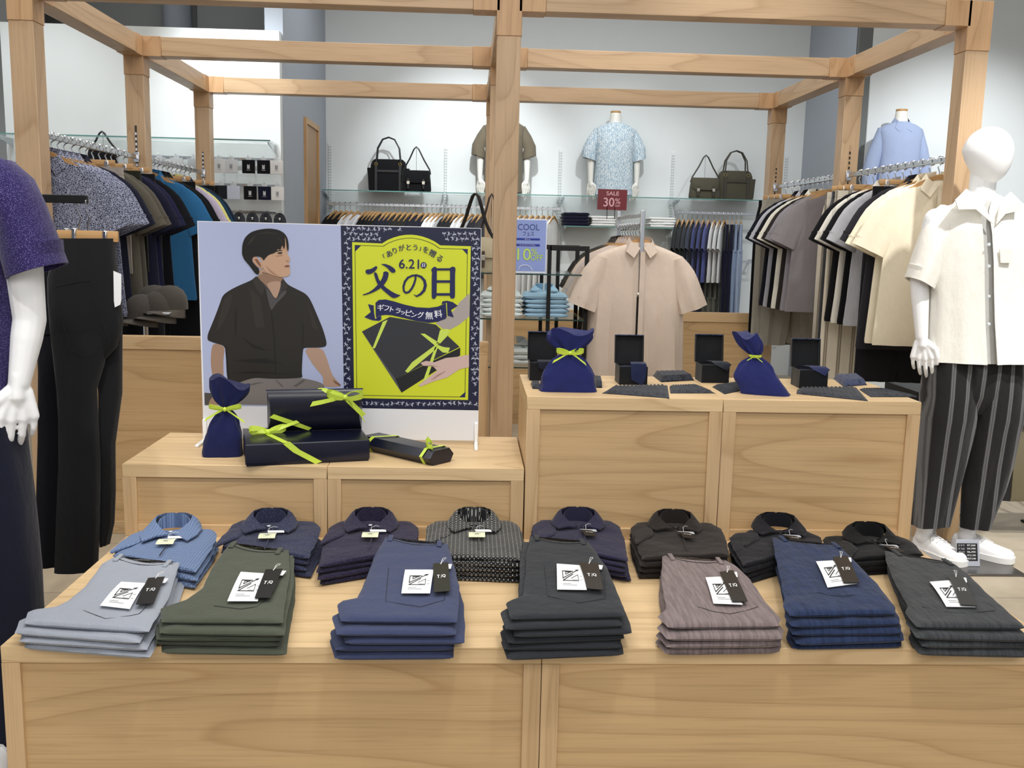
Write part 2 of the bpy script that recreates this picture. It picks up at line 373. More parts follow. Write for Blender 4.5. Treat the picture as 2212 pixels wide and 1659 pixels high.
# ------------------------------------------------------------------ oak pergola frame of the shop
YR = [4.312, 5.689, 7.067]; PW = .1036
XC = [-1.970, .1004, 2.176]; HB = 2.3656
pg = thing('display_pergola', 'large square-section oak post and beam frame standing around the racks and tables', 'frame', (0, YR[0], 0))
def bx(name, m, x0, x1, y0, y1, z0, z1, par=pg, b=.002):
    o = MB().bbox(x0, x1, y0, y1, z0, z1, b, 1)
    return o.build(name, m, par, loc=(0, -par.location.y, 0) if par is pg else None)
J = .105; e = .003
for i, x in enumerate(XC):
    for j, y in enumerate(YR):
        bx('post', PZ_, x, x+PW, y, y+PW, 0, HB-J)
        jm = MB().bbox(x-e, x+PW+e, y-e, y+PW+e, HB-J, HB+PW+e, .0015, 1)
        if i > 0: jm.bbox(x-J, x+.01, y-e, y+PW+e, HB-e, HB+PW+e, .0015, 1)
        if i < 2: jm.bbox(x+PW-.01, x+PW+J, y-e, y+PW+e, HB-e, HB+PW+e, .0015, 1)
        if j > 0: jm.bbox(x-e, x+PW+e, y-J, y+.01, HB-e, HB+PW+e, .0015, 1)
        if j < 2: jm.bbox(x-e, x+PW+e, y+PW-.01, y+PW+J, HB-e, HB+PW+e, .0015, 1)
        jm.build('joint_block', wood('z', '#c39e77', 'joint_oak'), pg, loc=(0, -YR[0], 0))
        if j < 2: bx('beam', PY_, x, x+PW, y+PW+J, YR[j+1]-J, HB, HB+PW)
        if i < 2: bx('beam', PX_, x+PW+J, XC[i+1]-J, y, y+PW, HB, HB+PW)
        if i != 1 and j > 0:
            ms = MB(); ms.mat(0).box(x+PW/2-.006, x+PW/2+.006, y-.0015, y, .95, 1.98 if j == 1 else 1.95)
            for k in range(34): ms.mat(1).box(x+PW/2-.0045, x+PW/2+.0045, y-.003, y-.0012, .97+k*.029, .985+k*.029)
            ms.build('slotted_strip', [plain('dark_slot', '#3a3027', .6) if i == 0 else PZ_, glossy('slot_shine', '#dfe2ee', .3, .2) if i == 0 else plain('slot_dark', '#1d1712', .6)], pg, loc=(0, -YR[0], 0))  # pale slots on the left posts: leaking light put into the colour
# waist-high oak partition between the front left and the middle post
pt = thing('oak_partition', 'waist-high oak partition panel behind the poster, between left and middle posts', 'partition', (-.88, YR[0]+.03, 0))
lx = XC[0]+PW+.002+.88; rx = XC[1]-.012+.88
MB().bbox(lx, rx, 0, .05, .862, .922, .002, 1).bbox(lx, rx, 0, .05, 0, .06, .002, 1).build('rail', WX, pt)
MB().bbox(lx, rx, .008, .042, .06, .862, .001, 1).build('panel', wood('x', '#c4a377'), pt)
MB().bbox(rx-.05, rx, -.001, .05, 0, .862, .002, 1).build('stile', WZ, pt)
pt2 = thing('oak_partition', 'low oak partition panel at the back, behind the beige shirt rack', 'partition', (1.2, YR[2]+.02, 0))
MB().bbox(-.99, .97, 0, .05, .80, .872, .002, 1).build('rail', WX, pt2)
MB().bbox(-.99, .97, .008, .042, 0, .80, .001, 1).build('panel', wood('x', '#c4a377'), pt2)

# ------------------------------------------------------------------ oak display units
def unit(name, label, x0, x1, y0, y1, z0, z1, group, fw=.040):
    t = thing(name, label, 'display unit', ((x0+x1)/2, y0, z0), 0, group)
    w = (x1-x0)/2-.0008; D = y1-y0; Hh = z1-z0
    MB().bbox(-w, w, 0, D, Hh-fw, Hh, .0015, 1).build('top_board', wood('x', '#dabd92', 'top_oak'), t)
    MB().bbox(-w, -w+fw, 0, D, 0, Hh-fw, .001, 1).build('side_panel', WZ, t)
    MB().bbox(w-fw, w, 0, D, 0, Hh-fw, .001, 1).build('side_panel', WZ, t)
    MB().bbox(-w+fw, w-fw, 0, D, 0, fw*.9, .001, 1).build('bottom_rail', WX, t)
    MB().bbox(-w+fw-.001, w-fw+.001, .010, .028, fw*.9-.001, Hh-fw+.001, .0005, 1).build('front_panel', wood('x', '#c9a97d', 'panel_oak'), t)
    MB().bbox(-w+fw, w-fw, D-.02, D-.004, fw*.9, Hh-fw, .0005, 1).build('back_panel', WX, t)
    return t
TZ, LZ, HZ = .4828, .7052, .928
X0, XM, X1 = -1.0250, .1757, 1.3875
Y0, YB, YE = 2.040, 2.823, 3.285
unit('display_table', 'wide low oak display table carrying the left folded trousers, left of the seam', X0, XM, Y0, YE, 0, TZ, 'front display tables')
unit('display_table', 'wide low oak display table carrying the right folded trousers, right of the seam', XM, X1, Y0, YE, 0, TZ, 'front display tables')
unit('riser_box', 'low oak riser box under the gift bag and the poster man', X0-.005, -.4216, YB, YE, TZ, LZ, 'low riser boxes')
unit('riser_box', 'low oak riser box under the yellow half of the poster', -.4216, XM-.002, YB, YE, TZ, LZ, 'low riser boxes')
unit('riser_box', 'tall oak riser box under the knotted blue gift bag, beside the middle post', XM, .7737, YB, YE, TZ, HZ, 'tall riser boxes')
unit('riser_box', 'tall oak riser box beside the white mannequin in striped trousers', .7737, X1, YB, YE, TZ, HZ, 'tall riser boxes')
# ------------------------------------------------------------------ folded goods on the low tables
def resamp(pts, n):
    d = [0]
    for a, b in zip(pts, pts[1:]): d.append(d[-1] + (b-a).length)
    out = []
    for k in range(n):
        t = d[-1]*k/(n-1); i = 0
        while i < len(d)-2 and d[i+1] < t: i += 1
        q = (t-d[i])/max(d[i+1]-d[i], 1e-9); out.append(pts[i].lerp(pts[i+1], q))
    return out
def slab(mb, L, Rr, z0, t, seed=0, nu=20, nv=30, wr=.0022, dip=0.0, flat=8, layers=1, sag=.0, wz=None):
    """soft folded cloth: L / Rr outline points front to back (local xy), thickness t from z0"""
    A_ = resamp([Vector((p[0], p[1], 0)) for p in L], 60); B_2 = resamp([Vector((p[0], p[1], 0)) for p in Rr], 60)
    def at_(P, v): q = v*59; i = min(58, int(q)); return P[i].lerp(P[i+1], q-i)
    A = [at_(A_, (j/(nv-1))**1.5) for j in range(nv)]; B = [at_(B_2, (j/(nv-1))**1.5) for j in range(nv)]
    top = []; bot = []
    for j in range(nv):
        v = (j/(nv-1))**1.5; rt = []; rb = []
        for i in range(nu):
            s = -math.cos(math.pi*i/(nu-1)) * .15 + (2*i/(nu-1)-1) * .85
            p = A[j].lerp(B[j], (s+1)/2)
            p = p + Vector((0, -dip*(1-s*s)*max(0, (v-.55)/.45)**2, 0))
            # bend of the front fold, edges rounded
            f = min(1, v*.42/max(t*.6, .004)); pv = math.sqrt(max(0, 1-(1-f)**2))
            bk = min(1, (1-v)/.03); pv *= .35+.65*math.sqrt(max(0, 1-(1-bk)**2))
            pu = max(0, 1-abs(s)**flat)**.5
            h = pu*pv
            n1 = mnoise.noise(Vector((p.x*16+seed*3.7, p.y*14, seed*1.3)))
            n2 = mnoise.noise(Vector((p.x*55+seed, p.y*40, seed*2.1)))
            wav = wr*n1*2.0 + wr*.7*n2
            e = wr*1.6*mnoise.noise(Vector((s*3+seed, v*9, 5.1+seed)))
            zz = z0 + t*.5
            rt.append((p.x+e*abs(s), p.y + (wr*1.2*mnoise.noise(Vector((p.x*24, seed, 0))) if v < .1 else 0), zz + t*.5*h + wav*h + sag*(v*v)))
            rb.append((p.x+e*abs(s), p.y, zz - t*.5*h*.98 + sag*(v*v)))
        top.append(rt); bot.append(rb)
    rings = [top[j] + list(reversed(bot[j])) for j in range(nv)]
    mb.loft(rings, True, True, True); return mb
DARKST = plain('dark_stitching', '#2a2a2c', .9)  # one dark tone for seam, stitching and placket lines
CARDW = plain('white_card', '#f1f3f6', .45, 0, .4, 0); CARDB = plain('black_card', '#17181a', .4, 0, .4, 0)
INKB = plain('black_ink', '#202225', .6, 0, .3, 0); INKW = plain('white_ink', '#f4f5f6', .6, 0, .3, 0); INKG = plain('grey_ink', '#9b9ea4', .6, 0, .3, 0)
CORD = plain('white_cord', '#e8e8e8', .6, 0, .3, 0)
def quadmap(q):      # q: four corners TL, TR, BR, BL -> function (u right, v down) to point
    TL, TR, BR, BL = [Vector(p) for p in q]
    return lambda u, v: TL*(1-u)*(1-v) + TR*u*(1-v) + BR*u*v + BL*(1-u)*v
def thinquad(mb, q, th=.0009, n=4, bow=0):
    f = quadmap(q); TL, TR, BR, BL = [Vector(p) for p in q]; nn = (TR-TL).cross(TL-BL).normalized()
    if nn.z < 0: nn = -nn
    rings = []
    for j in range(n+1):
        v = j/n; o = nn*bow*math.sin(math.pi*v)
        a, b = f(0, v)+o, f(1, v)+o; rings.append([a, b, b+nn*th, a+nn*th])
    mb.loft(rings); return f, nn
def markpolys():
    # the angular triangle mark printed on the white price cards (u right, v down in card space)
    def st(pts, w):
        out = []
        for a, b in zip(pts, pts[1:]):
            a = Vector(a); b = Vector(b); d = (b-a).normalized(); n = Vector((-d.y, d.x))*w/2; e_ = d*w*.35
            out.append([a-e_+n, b+e_+n, b+e_-n, a-e_-n])
        return out
    P = st([(.62, .33), (.22, .33), (.22, .62), (.80, .27)], .030)
    P += st([(.54, .37), (.33, .37), (.33, .47), (.56, .335)], .026)
    P += st([(.22, .70), (.60, .45)], .030) + st([(.22, .70), (.78, .70), (.78, .47)], .020) + st([(.78, .47), (.52, .62)], .016)
    P.append([Vector((.70, .27)), Vector((.86, .235)), Vector((.80, .32))])
    return P
MARK = markpolys()
def hangcards(root, white, black, z, seed, off):
    """white printed price card and black hang tag lying on the top garment (px corners, z plane)"""
    def w(q, dz): return [aZ(x, y, z+dz) - off for x, y in q]
    mb = MB(); f, n = thinquad(mb, w(white, .006), .0008, 5, .003); pc = mb.build('price_card', CARDW, root)
    mk = MB()
    for poly in MARK:
        pts = [f(p.x, p.y)+n*(.0015+.003*math.sin(math.pi*p.y)) for p in poly]
        mk.flat(pts)
    for k in range(5): 
        a = f(.28+.03*(k % 2), .58+.02*k)
    for (u, v, ww) in ((.84, .52, .09), (.84, .66, .09), (.2, .80, .3), (.2, .85, .5), (.55, .665, .2)):
        pts = [f(u, v), f(u+ww, v), f(u+ww, v+.012), f(u, v+.012)]; mk.mat(1).flat([p+n*(.0015+.003*math.sin(math.pi*v)) for p in pts])
    mk.build('printed_mark', [INKB, INKG], pc, smooth=False)
    mb = MB(); f, n = thinquad(mb, w(black, .011), .0010, 3, .0015); ht = mb.build('hang_tag', CARDB, root)
    mt = MB(); ex = (f(.72, .55)-f(.28, .55)); ey = (f(.5, .44)-f(.5, .56)).normalized()
    puttext(mt, 'T', f(.24, .57)+n*.0032, ex.normalized(), ey, ex.length*.34, (f(.5, .44)-f(.5, .56)).length*.85, .0004)
    mt.flat([f(.47, .57)+n*.003, f(.50, .57)+n*.003, f(.53, .45)+n*.003, f(.515, .45)+n*.003])
    puttext(mt, 'Q', f(.56, .57)+n*.0032, ex.normalized(), ey, ex.length*.44, (f(.5, .44)-f(.5, .56)).length*.9, .0004)
    h = f(.5, .07); mt.lathe([(0.0, 0), (.0018, 0), (.0018, .0004), (0, .0004)], 8, h+n*.003)
    mt.build('lettering', INKW, ht, smooth=False)
    a = f(.5, .07)+n*.003; bk = Vector((0, .03, .004))
    MB().tube([a, a+bk*.5+Vector((.004, 0, .006)), a+bk+Vector((.008, 0, .002)), a+bk*.8+Vector((.013, 0, .004)), a+bk*.3+Vector((.006, 0, .005)), a], .0006, 5).build('tag_cord', CORD, root)
    q = [f(.78, .02), f(1.25, .04), f(1.15, .2), f(.75, .2)]; mb = MB(); thinquad(mb, [p-n*.003 for p in q], .0008, 2); mb.build('size_tag', CARDW, root)

PANTS = [
 dict(n=4, z=.548, name='light grey', hx='#9aa0ac', kind='plain', hx2=None, where='the leftmost pile',
  L=[(52,1344),(60,1317),(114,1311),(144,1297),(187,1261),(221,1214),(254,1197)], R=[(321,1361),(333,1338),(345,1321),(365,1287),(388,1212)],
  w=[(261.6,1257),(315,1260),(280.5,1316),(216,1308.5)], b=[(320,1249),(356,1246),(332,1304),(293,1306)], pk=[(180,1319),(228,1337),(284,1330),(301,1326),(319,1307)]),
 dict(n=5, z=.557, name='olive green', hx='#4c5145', kind='plain', hx2=None, where='the second pile from left',
  L=[(348,1341),(346,1311),(401,1294),(438,1267),(458,1224),(477,1197),(498,1169)], R=[(612,1343),(614,1314),(619,1281),(626,1240),(624,1186)],
  w=[(520,1235.6),(572,1239),(557,1299),(491,1299)], b=[(574,1230.5),(610.6,1229),(584,1292),(550,1292)], pk=[(462,1309),(520,1316),(555,1311),(592,1281),(612,1240)]),
 dict(n=5, z=.577, name='slate blue', hx='#3c4462', kind='plain', hx2=None, where='the third pile from left',
  L=[(737,1337),(727,1300),(769,1292),(791,1249),(810,1204),(820,1181),(833,1156)], R=[(987,1339),(991,1308),(992,1262),(979,1210),(966,1170)],
  w=[(875,1231),(937,1231),(929,1282),(867,1282)], b=[(935.5,1218),(968,1215),(973,1277),(937,1280)], pk=[(839.5,1226.5),(833,1300),(908,1311),(960,1296.5),(966,1226)]),
 dict(n=6, z=.577, name='charcoal black', hx='#2b2e33', kind='plain', hx2=None, where='the middle pile',
  L=[(1103,1334),(1092,1298),(1129,1288),(1136,1236),(1136,1204),(1145,1155)], R=[(1350,1328),(1347,1308),(1328,1262),(1311,1223),(1270,1166)],
  w=[(1202.5,1218),(1254.5,1221.6),(1267.6,1274.7),(1203.5,1273.7)], b=[(1251,1215),(1292,1216.7),(1303,1274.7),(1269,1272)], pk=[(1175,1220),(1183,1288),(1250,1303),(1308,1293),(1306,1240)]),
 dict(n=4, z=.555, name='mauve grey crinkled', hx='#7d7070', kind='slub', hx2=None, where='the third pile from right',
  L=[(1443,1351),(1420,1328),(1439,1311),(1429,1249),(1431,1196)], R=[(1683,1348),(1687,1332),(1653,1296),(1622,1249),(1591,1219),(1562,1206)],
  w=[(1523.7,1247.6),(1564,1245.6),(1604.6,1306.5),(1541,1304)], b=[(1553.8,1236),(1583.4,1232),(1615.4,1299.6),(1581.5,1299.6)], pk=[(1508,1311),(1540,1321),(1576,1326.5),(1610,1320),(1637,1311)]),
 dict(n=5, z=.573, name='royal navy crinkled', hx='#263352', kind='slub', hx2=None, where='the second pile from right',
  L=[(1707,1326),(1691,1307),(1695,1288),(1683,1234),(1668,1157)], R=[(1934,1321),(1934,1307),(1891,1253),(1853,1215),(1812,1174)],
  w=[(1762.5,1213),(1799,1211),(1851,1261),(1787.6,1269.5)], b=[(1799,1204),(1830,1201),(1857,1259),(1822,1259)], pk=[(1764.5,1279.5),(1795,1287),(1822,1288),(1860,1284),(1888,1274.5)]),
 dict(n=4, z=.555, name='dark grey crinkled', hx='#3d3f42', kind='slub', hx2=None, where='the rightmost pile',
  L=[(1980,1350),(1955,1319),(1961,1307),(1930,1249),(1915,1211),(1911,1186)], R=[(2215,1352),(2207,1342),(2153,1296),(2103,1249),(2073,1222),(2048,1210)],
  w=[(2008,1257),(2049.5,1254),(2107,1312),(2044,1311)], b=[(2047.6,1243.7),(2078.4,1243.7),(2111,1309),(2074.6,1307)], pk=[(1992,1311),(2030,1321),(2073,1324.6),(2115,1323),(2150,1319)]),
]
POSW = ['topmost', 'second from top', 'third from top', 'fourth from top', 'fifth from top', 'sixth from top']
for si, S in enumerate(PANTS):
    n = S['n']; H = S['z']-TZ; t = H/n; m = fabric('trouser_cloth', S['hx'], S['kind'], S['hx2'])
    L = [aZ(x, y, S['z']-.004) for x, y in S['L']]; Rr = [aZ(x, y, S['z']-.004) for x, y in S['R']]
    cx = (L[0].x+Rr[0].x)/2; cy = (L[0].y+Rr[0].y)/2; rnd = random.Random(si*7+1)
    for k in range(n):       # k = 0 bottom
        lvl = n-1-k; off = Vector((cx, cy, TZ + t*k))
        lab = f"{S['name']} folded trousers, {POSW[lvl]} in {S['where']}" 
        r = thing('folded_trousers', lab, 'trousers', off, 0, f"{S['name']} folded trousers")
        if lvl: a = rnd.uniform(-.035, .035); dx, dy = rnd.uniform(-.012, .012), rnd.uniform(-.014, .0) - .012 ; sc = 1.02
        else: a = dx = dy = 0; sc = 1
        def tr(p):
            q = Vector((p.x-cx, p.y-cy-.1, 0)); q = Matrix.Rotation(a, 3, 'Z') @ q; return (q.x*sc+dx, q.y*sc+.1+dy)
        mb = MB(); slab(mb, [tr(p) for p in L], [tr(p) for p in Rr], 0.0003, t-.0006, si*10+k, 22, 34, .0012 + (.0006 if S['kind'] == 'slub' else 0), .035, 10)
        # lower leg layer peeping out below, folded the other way
        if lvl:
            jx = rnd.uniform(-.006, .006)
        mb.build('body', m, r)
        # waistband seam
        if lvl == 0:
            zt = S['z']; wl, wr_ = L[-1]-off, Rr[-1]-off; pts = []
            for q in range(13):
                u = q/12; p = wl.lerp(wr_, .04+.92*u); s = 2*u-1; pts.append(Vector((p.x, p.y-.034-.033*(1-s*s), t+.0008)))
            MB().tube(pts, .0009, 5).build('waistband_seam', DARKST, r)
            for u in (.1, .88):
                p = wl.lerp(wr_, u); s = 2*u-1; y = p.y-.035*(1-s*s)*.9
                MB().bbox(p.x-.006, p.x+.006, y-.052, y-.002, t-.001, t+.0035, .001, 1).build('belt_loop', m, r)
            pk = [aZ(x, y, zt)-off for x, y in S['pk']]; pk = [Vector((p.x, p.y, t+.0006)) for p in pk]
            MB().tube(pk, .0007, 5).build('pocket_stitching', DARKST, r)
            hangcards(r, S['w'], S['b'], zt, si, off)
        else:
            wl, wr_ = Vector((*tr(L[-1]), 0)), Vector((*tr(Rr[-1]), 0)); p = wl.lerp(wr_, .95)
            MB().bbox(p.x-.006, p.x+.006, p.y-.05, p.y-.002, t*.5, t*.95, .001, 1).build('belt_loop', m, r)

# folded shirts: corners FL, FR, BR, BL in photo px on their top level
SHIRTS = [
 dict(n=3, z=.540, q=[(222,1222),(424,1232),(474,1140),(287,1146)], name='blue checked', hx='#7489ae', kind='check', hx2='#34456a', c=(385,1128), tagq='cream', tip=1.2),
 dict(n=4, z=.545, q=[(468,1214),(662,1216),(695,1126),(508,1120)], name='navy seersucker', hx='#2c3048', kind='seersucker', hx2='#5d6384', c=(590,1117), tagq='cream', tip=1.0),
 dict(n=4, z=.545, q=[(688,1222),(884,1228),(904,1126),(718,1124)], name='dark plum speckled', hx='#27233a', kind='seersucker', hx2='#4e4763', c=(806,1115), tagq='cream', tip=1.0),
 dict(n=5, z=.552, q=[(922,1206),(1126,1208),(1119,1124),(926,1124)], name='black patterned', hx='#1d1d20', kind='dots', hx2='#c9c9c4', c=(1024,1115), tagq='cream', tip=1.0),
 dict(n=5, z=.552, q=[(1160,1212),(1357,1210),(1331,1120),(1152,1122)], name='dark purple plain', hx='#292840', kind='plain', hx2=None, c=(1245,1112), tagq='black', tip=.8),
 dict(n=4, z=.548, q=[(1392,1222),(1582,1214),(1549,1126),(1360,1126)], name='dark brown plain', hx='#26211f', kind='plain', hx2=None, c=(1448,1114), tagq='black', tip=.8),
 dict(n=4, z=.545, q=[(1612,1232),(1808,1214),(1760,1147),(1573,1150)], name='near-black navy plain', hx='#14151d', kind='plain', hx2=None, c=(1672,1126), tagq='grey', tip=.9),
 dict(n=4, z=.538, q=[(1850,1222),(2026,1226),(1953,1156),(1768,1158)], name='plain black', hx='#101012', kind='plain', hx2=None, c=(1862,1146), tagq='black', tip=.8),
]
SH_ORD = ['first', 'second', 'third', 'fourth', 'fifth', 'sixth', 'seventh', 'eighth']
CREAM = plain('cream_card', '#dfe3c4', .5, 0, .3, 0); CLEAR = plain('pale_size_tab', '#b9bec8', .25, 0, .5, 0)
BTN = plain('pearl_button', '#cfd6da', .2, 0, .6, 0); DBTN = plain('dark_button', '#33343a', .25, 0, .6, 0)
def collar(mb, M, w=.074, tip=.08, lift=.038):
    """shirt collar lying open: M maps (x right, y back, z up) to the garment's space"""
    for s in (-1, 1):
        # leaf as a small bent sheet from the neck fold to the outer edge
        inner = [Vector((s*.052*math.cos(a)*w/.074, -.012-.042*math.sin(a)+.0, lift*(1-.62*max(0, math.sin(a))))) for a in [math.pi*.5*k/6 for k in range(7)]]
        inner = [Vector((0+s*.004, .026, lift))]+[Vector((s*.030, .022, lift))]+[Vector((s*.050, .004, lift*.95)), Vector((s*.048, -.022, lift*.75)), Vector((s*.028, -.046, lift*.42)), Vector((s*.004, -.062, lift*.16))]
        outer = [Vector((s*.004, .034, .008)), Vector((s*.040, .036, .008)), Vector((s*.070, .018, .010)), Vector((s*.080, -.020, .009)), Vector((s*.078, -.066*tip/.08, .009)), Vector((s*.060, -.112*tip/.08, .009))]
        rings = []
        for a, b in zip(inner, outer):
            mid = (a+b)/2 + Vector((0, 0, .004)); top = [a, mid, b]; bt = [b-Vector((0, 0, .0035)), mid-Vector((0, 0, .004)), a-Vector((0, 0, .004))]
            rings.append([M(p) for p in top+bt])
        mb.loft(rings)
def stand(mb, M, lift=.038):
    R1 = []; 
    for k in range(25):
        a = math.pi*2*k/24 + math.pi/2
        x = .046*math.cos(a); y = .026*math.sin(a)-.006; fr = (1-math.sin(a))/2; h = lift*(1-.93*fr)
        R1.append([M(Vector((x, y, 0))), M(Vector((x*.98, y*.98, h))), M(Vector((x*.93, y*.93, h))), M(Vector((x*.94, y*.94, 0)))])
    mb.loft(R1, True, True, True)
for si, S in enumerate(SHIRTS):
    n = S['n']; H = S['z']-TZ; t = H/n; m = fabric('shirt_cloth', S['hx'], S['kind'], S['hx2'])
    FL, FR, BR, BL = [aZ(x, y, S['z']-.004) for x, y in S['q']]
    for p in (BR, BL): p.y = min(p.y, YB-.008)
    TRM = [(.3,0),(.35,.12),(0,.35),(.05,0),(.4,0),(.15,.15),(.12,.6),(.2,.38)][si]; FLo, FRo = FL.copy(), FR.copy()
    cx = (FL.x+FR.x)/2; cy = (FL.y+FR.y)/2; rnd = random.Random(si*5+3)
    B_ = ((BL+BR)/2 - (FL+FR)/2).normalized(); Rv = Vector((B_.y, -B_.x, 0))
    for k in range(n):
        lvl = n-1-k; off = Vector((cx, cy, TZ+t*k))
        lab = f"{S['name']} folded shirt, {POSW[lvl]} in the {SH_ORD[si]} shirt pile from the left"
        r = thing('folded_shirt', lab, 'shirt', off, 0, f"{S['name']} folded shirts")
        a = rnd.uniform(-.03, .03) if lvl else 0; dx = rnd.uniform(-.008, .01) if lvl else 0; dy = rnd.uniform(-.012, .0) if lvl else 0
        def tr(p):
            q = Matrix.Rotation(a, 3, 'Z') @ Vector((p.x-cx, p.y-cy-.12, 0)); return (q.x+dx, q.y+.12+dy)
        ins = (BL-BR).normalized()*.018
        F0, F1 = FL.lerp(BL, TRM[0]), FR.lerp(BR, TRM[1])
        Lp = [F0, F0.lerp(BL, .1), F0.lerp(BL, .5)+ins*.4, FL.lerp(BL, .86)+ins*.2, BL-ins*1.2]; Rp = [F1, F1.lerp(BR, .1), F1.lerp(BR, .5)-ins*.4, FR.lerp(BR, .86)-ins*.2, BR+ins*1.2]
        mb = MB(); slab(mb, [tr(p) for p in Lp], [tr(p) for p in Rp], .0003, t-.0006, si*13+k+60, 20, 26, .0020, 0, 8)
        mb.build('body', m, r)
        c = aZ(*S['c'], S['z']+.008)-off if lvl == 0 else None
        if lvl == 0:
            base = Vector((c.x, c.y, t)); base -= B_*.046; base.y = min(base.y, YB-.052-cy)
            Mx = lambda p: base + Rv*p.x + B_*p.y + Vector((0, 0, p.z*1.15))
            cm = MB(); stand(cm, Mx); cm.build('collar_band', m, r)
            cm = MB(); collar(cm, Mx, .074, .08*S['tip']); cm.build('collar', m, r)
            # placket, buttons
            pm = MB(); prm = [Mx(Vector((dx_, -.045-d, .0062-.004*(d > .1)))) for d in (0, .06, .12, .18, .24) for dx_ in (0,)]
            pm.ribbon([Mx(Vector((.012, -.050-d, .006+.0))) for d in (0, .05, .1, .15, .2)], Rv, .003, .0008); pm.build('placket_edge', DARKST if S['hx'] > '#3' else m, r)
            for d in (.045,) if S['tagq'] == 'cream' else (.05,):
                bc = Mx(Vector((0, -d-.012, .010))); MB().lathe([(0, 0), (.0055, 0), (.006, .0012), (.0042, .002), (.0038, .0012), (0, .0012)], 14, bc).build('button', BTN if si < 3 else DBTN, r)
            if S['tagq'] != 'cream':
                for s in (-1, 1): MB().lathe([(0, 0), (.0048, 0), (.005, .0016), (0, .002)], 12, Mx(Vector((s*.054, -.066*S['tip'], .012)))).build('button', DBTN, r)
            # left sleeve folded across
            sl = MB(); P0 = lambda x, y: (Mx(Vector((x, y, 0))).x, Mx(Vector((x, y, 0))).y)
            slab(sl, [P0(-.128, -.20), P0(-.122, -.10), P0(-.085, -.035)], [P0(-.122, -.205), P0(-.070, -.12), P0(-.066, -.05)], t-.002, .0075, si+90, 10, 12, .0006)
            sl.build('sleeve', m, r)
            # tags
            tq = {'cream': [(-.016, -.125), (.030, -.125), (.030, -.170), (-.016, -.170)], 'black': [(0, -.105), (.034, -.11), (.045, -.165), (.012, -.16)], 'grey': [(0, -.105), (.034, -.11), (.045, -.165), (.012, -.16)]}[S['tagq']]
            q3 = [Mx(Vector((x, y, .010))) for x, y in tq]; tm = MB(); f, nn = thinquad(tm, q3, .001, 3, .003)
            ht = tm.build('hang_tag', CREAM if S['tagq'] == 'cream' else CARDB, r)
            lm = MB()
            if S['tagq'] == 'cream':
                for (u, v, ww, hh) in ((.25, .45, .5, .03), (.38, .55, .24, .09), (.25, .8, .5, .02)): lm.flat([f(u, v)+nn*.005, f(u+ww, v)+nn*.005, f(u+ww, v+hh)+nn*.005, f(u, v+hh)+nn*.005])
                lm.build('printed_mark', INKG, ht, smooth=False)
            else:
                ex = (f(.8, .5)-f(.2, .5)); ey = (f(.5, .4)-f(.5, .6)).normalized(); puttext(lm, 'T/Q', f(.22, .66)+nn*.0052, ex.normalized(), ey, ex.length, .006, .0002); lm.build('lettering', INKW, ht, smooth=False)
            q3 = [Mx(Vector((x, y, .008))) for x, y in [(.0, -.092), (.045, -.092), (.050, -.112), (.004, -.112)]]; tm = MB(); thinquad(tm, q3, .0008, 2, .002); tm.build('size_tag', CARDW if S['tagq'] == 'cream' else CLEAR, r)
            a0 = f(.5, .05)+nn*.003
            MB().tube([a0, a0+B_*.02+Vector((0, 0, .007)), a0+B_*.045+Rv*.01+Vector((0, 0, .004)), a0+B_*.05+Rv*.02], .0006, 5).build('tag_cord', CORD, r)
